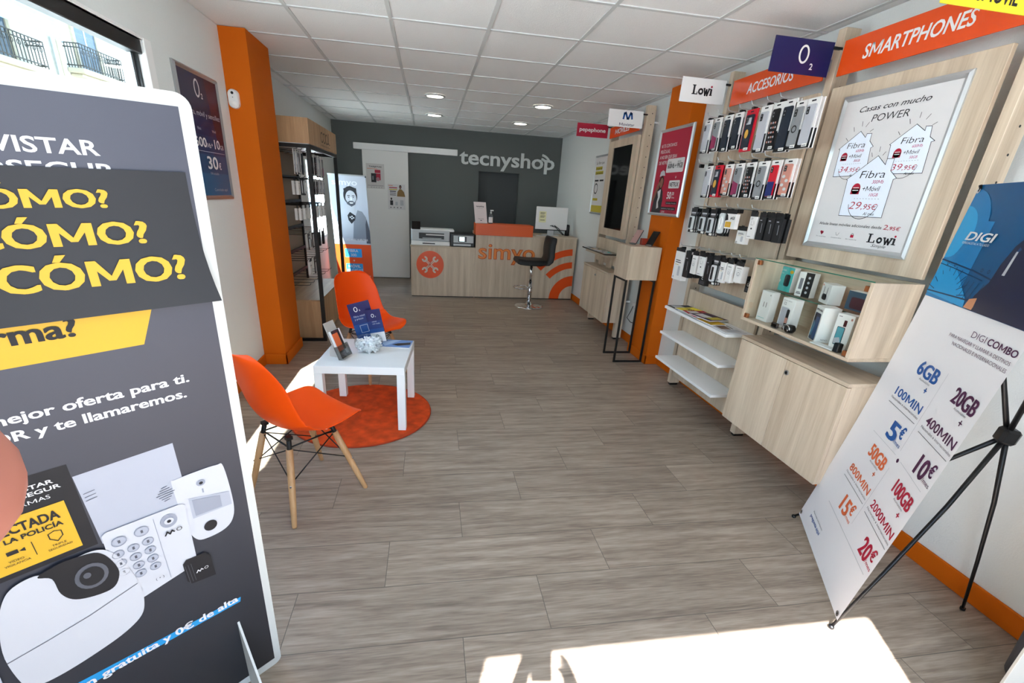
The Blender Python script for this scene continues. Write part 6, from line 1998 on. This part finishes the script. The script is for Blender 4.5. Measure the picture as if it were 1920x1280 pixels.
def drredmi(m, F, w, h):
    m.rrect(F, -w * .30, w * .16, h * .12, h * .64, .005, e, INK).rrect(F, -w * .27, w * .13, h * .135, h * .625, .004, e * 2, mat('phone_print_teal', '#4E9AA6', .3)).poly(F, [(-w * .27, h * .14), (w * .13, h * .2), (w * .0, h * .35), (-w * .27, h * .3)], e * 3, PKS)
    m.rrect(F, -w * .02, w * .16, h * .66, h * .84, .003, e, mat('phone_print_dark_red', '#4A1C22', .3)).rect(F, w * .32, w * .42, h * .86, h * .92, e, PKP).rect(F, -w * .40, -w * .2, h * .91, h * .93, e, GREYI)
def drtp(m, F, w, h):
    m.rect(F, -w / 2 + .001, w / 2 - .001, .001, h - .001, e * .5, TEAL)
    m.text(F, 'tp-link', -w * .38, h * .82, .011, PAPER, bold=.016, d=e).text(F, 'M7200', -w * .38, h * .70, .007, PAPER, d=e)
    m.rrect(F, -w * .02, w * .34, h * .22, h * .70, .012, e, DGREY).ell(F, w * .34, h * .82, w * .12, h * .07, e, YEL, 14).ell(F, -w * .3, h * .4, .006, .008, e, PAPER, 12)
def drtoy(m, F, w, h):
    m.rect(F, -w * .5, -w * .05, .0, h, e * .5, PKW).rect(F, -w * .05, w * .5, .0, h, e * .5, PKB).rect(F, -w * .36, -w * .14, h * .3, h * .75, e, GREYI)
    for i in range(4):
        m.ell(F, w * .22, h * .2 + i * h * .2, .007, .007, e, LGREY, 10)
    m.rect(F, -w * .42, -w * .1, h * .1, h * .13, e, INK).rect(F, -w * .42, -w * .15, h * .16, h * .185, e, INK)
def drrouter(m, F, w, h):
    m.rrect(F, -w * .24, w * .24, h * .18, h * .48, .010, e, DGREY).rect(F, -w * .20, -w * .15, h * .4, h * .82, e, GREYI).rect(F, w * .15, w * .20, h * .4, h * .82, e, GREYI).rect(F, -w * .42, -w * .34, h * .85, h * .93, e, ORTX)
def drblue(m, F, w, h):
    m.rect(F, -w / 2 + .001, w / 2 - .001, .001, h - .001, e * .5, mat('deep_teal_print', '#25566B', .4)).rrect(F, -w * .3, w * .4, h * .1, h * .7, .01, e, mat('dark_plum_print', '#3B2430', .4))
Z1, Z2 = .897, 1.0605
boxed('phone_box', 1.862, 2.198, Z1, .085, .045, .168, -pi / 2, 'plain white phone box printed with the number eleven in the vitrine', dr11)
boxed('phone_box', 1.872, 2.045, Z1, .088, .050, .160, -pi / 2, 'white box showing a black and pink fitness band in the vitrine', drnote)
boxed('phone_box', 1.868, 1.842, Z1, .080, .075, .170, radians(-112), 'white phone box set angled, with a dark blue phone picture', dropp)
boxed('phone_box', 1.872, 1.700, Z1, .080, .052, .165, radians(-82), 'white phone box with a teal phone picture at the vitrine end', drredmi)
boxed('router_box', 1.985, 2.245, Z2, .112, .035, .135, -pi / 2, 'teal router box on the glass shelf of the vitrine', drtp)
boxed('gadget_box', 1.975, 2.09, Z2, .085, .040, .128, radians(-80), 'half white half black box on the glass shelf', drtoy)
boxed('router_box', 1.970, 1.945, Z2, .10, .06, .098, radians(-112), 'white box with a dark router picture on the glass shelf', drrouter)
boxed('gadget_box', 1.985, 1.775, Z2, .115, .045, .090, -pi / 2, 'dark blue box at the shaded end of the glass shelf', drblue)
# small gadgets at the front of the vitrine
t = thing('card_reader', 'small dark gadget lying at the front of the vitrine', 'gadget', (1.835, 2.05, Z1))
MB().box(1.829, 1.843, 2.032, 2.078, Z1, Z1 + .026, mat('gadget_grey', '#3A3638', .35), .003).build('body', t)
MB().box(1.8278, 1.829, 2.038, 2.072, Z1 + .006, Z1 + .02, SCREEN).build('screen', t)
t = thing('bluetooth_speaker', 'black and silver round gadget at the front of the vitrine', 'gadget', (1.842, 1.962, Z1))
MB().lathe((1.846, 1.962, Z1), [(.0, .0), (.020, .002), (.027, .014), (.027, .026), (.020, .038), (.0, .042)], BLACK, 24).build('body', t)
m = MB()
m.tube([(1.820 + .002 * sin(a * pi / 12), 1.962 + .026 * cos(a * pi / 12), Z1 + .018 + .022 * sin(a * pi / 12)) for a in range(13)], .0028, CHROME, 6)
for s in (-1, 1):
    m.cyl((1.820, 1.962 + s * .014, Z1 + .016), (1.815, 1.962 + s * .014, Z1 + .016), .006, CHROME, n=12)
m.build('silver_trim', t)
t = thing('phone_stand', 'dark stand with white base at the vitrine end', 'stand', (1.83, 1.665, Z1))
MB().box(1.822, 1.85, 1.645, 1.672, Z1, Z1 + .042, DGREY, .003).build('body', t)
MB().box(1.823, 1.865, 1.675, 1.80, Z1, Z1 + .005, WHITE, .001).build('base_plate', t)

# leaflets and magazines on the top white shelf
GM = 'magazines on the top white shelf'
def shelf_mag(x, y, rz, w, h, z, cover, label, extra=None):
    flat_mag((x, y), rz, w, h, z, cover, label, extra, GM, .005)
S1 = .735
def txt(word, c):
    def f(m, F, w, h, d):
        m.text(F, word, 0, -h * .12, h * .28, c, w=w * .7, al='c', bold=.02, d=d)
    return f
def pic(a, b_):
    def f(m, F, w, h, d):
        m.rect(F, -w * .4, w * .1, -h * .35, h * .1, d, a).rect(F, w * .12, w * .42, -h * .3, h * .35, d, b_).rect(F, -w * .4, w * .05, h * .18, h * .24, d, INK)
    return f
shelf_mag(1.955, 3.145, -pi / 2, .16, .19, S1, DGREY, 'dark leaflet at the pillar end of the top white shelf', pic(LGREY, TEAL))
shelf_mag(1.965, 3.02, -pi / 2 + .12, .20, .17, S1 + .006, BRYEL, 'yellow leaflet with black lettering on the top white shelf', txt('PARA TI', INK))
shelf_mag(1.945, 2.90, -pi / 2 - .1, .21, .17, S1 + .012, CRIM, 'crimson leaflet under the plum one on the white shelf', pic(PAPER, MAG))
shelf_mag(1.955, 2.80, -pi / 2 + .16, .21, .16, S1 + .018, PLUM, 'plum coloured leaflet topmost of the pile on the white shelf', pic(PAPER, mat('mustard_print', '#C6B432', .5)))
shelf_mag(1.925, 2.72, -pi / 2 + .05, .17, .12, S1 + .005, YEL, 'pale yellow leaflet peeking out at the shelf front', None)
shelf_mag(1.950, 2.57, -pi / 2 - .08, .21, .15, S1, PAPER, 'white leaflet with small brown pictures at the poster end of the shelf', pic(mat('pack_brown_print', '#7A5A44', .5), LGREY))
# leaflets on the dark glass shelf, phones on the pedestal
GM = 'leaflets on the dark glass shelf'
flat_mag((1.945, 5.32), .3, .10, .16, .9495, LGREY, 'grey leaflet on the dark glass shelf, nearest the counter', pic(INK, PAPER), GM, .003)
flat_mag((1.945, 5.15), -.1, .10, .15, .9495, YEL, 'yellow leaflet on the dark glass shelf', pic(PAPER, INK), GM, .003)
flat_mag((1.945, 4.99), .1, .10, .15, .9495, PAPER, 'white leaflet in the middle of the dark glass shelf', pic(LGREY, INK), GM, .003)
flat_mag((1.945, 4.82), -.2, .10, .15, .9495, DGREY, 'dark leaflet on the glass shelf nearest the pedestal', pic(PAPER, TEAL), GM, .003)
t = thing('bowl', 'small dark rimmed tray of sweets at the end of the glass shelf', 'bowl', (1.92, 5.40, .95)) if False else None
def stand_phone(y, x, label, scr, tilt):
    t = thing('display_phone', label, 'phone', (x, y, 1.115), 0, 'phones on the wooden pedestal')
    u = Vector((.5, -.87, 0)).normalized()
    bk = Vector((.87, .5, 0)).normalized()
    v = (Vector((0, 0, 1)) * .80 + bk * tilt).normalized()
    F = Frame((x, y, 1.122), u, v)
    if F.n.x > 0:
        F.n = -F.n
    MB().fbox(F, -.037, .037, .004, .160, -.009, 0, BLACK, .004).build('body', t)
    MB().rrect(F, -.034, .034, .008, .156, .004, .0004, scr).build('screen', t)
    MB().fbox(F, -.03, .03, -.004, .004, -.035, .012, CLEARP, .001).fbox(F, -.02, .02, .0, .07, -.014, -.0095, CLEARP, .001).build('stand', t)
stand_phone(4.10, 1.90, 'phone with a pale red screen on the wooden pedestal', mat('phone_lock_screen', '#A8847E', .15), .6)
stand_phone(3.97, 2.00, 'black phone on a stand at the wall side of the pedestal', SCREEN, .6)
tag(MB().box(1.985, 2.05, 4.08, 4.13, 1.115, 1.175, mat('small_red_box', '#9C3420', .5), .003).build('small_box'), 'small red box behind the black phone on the pedestal', 'box')
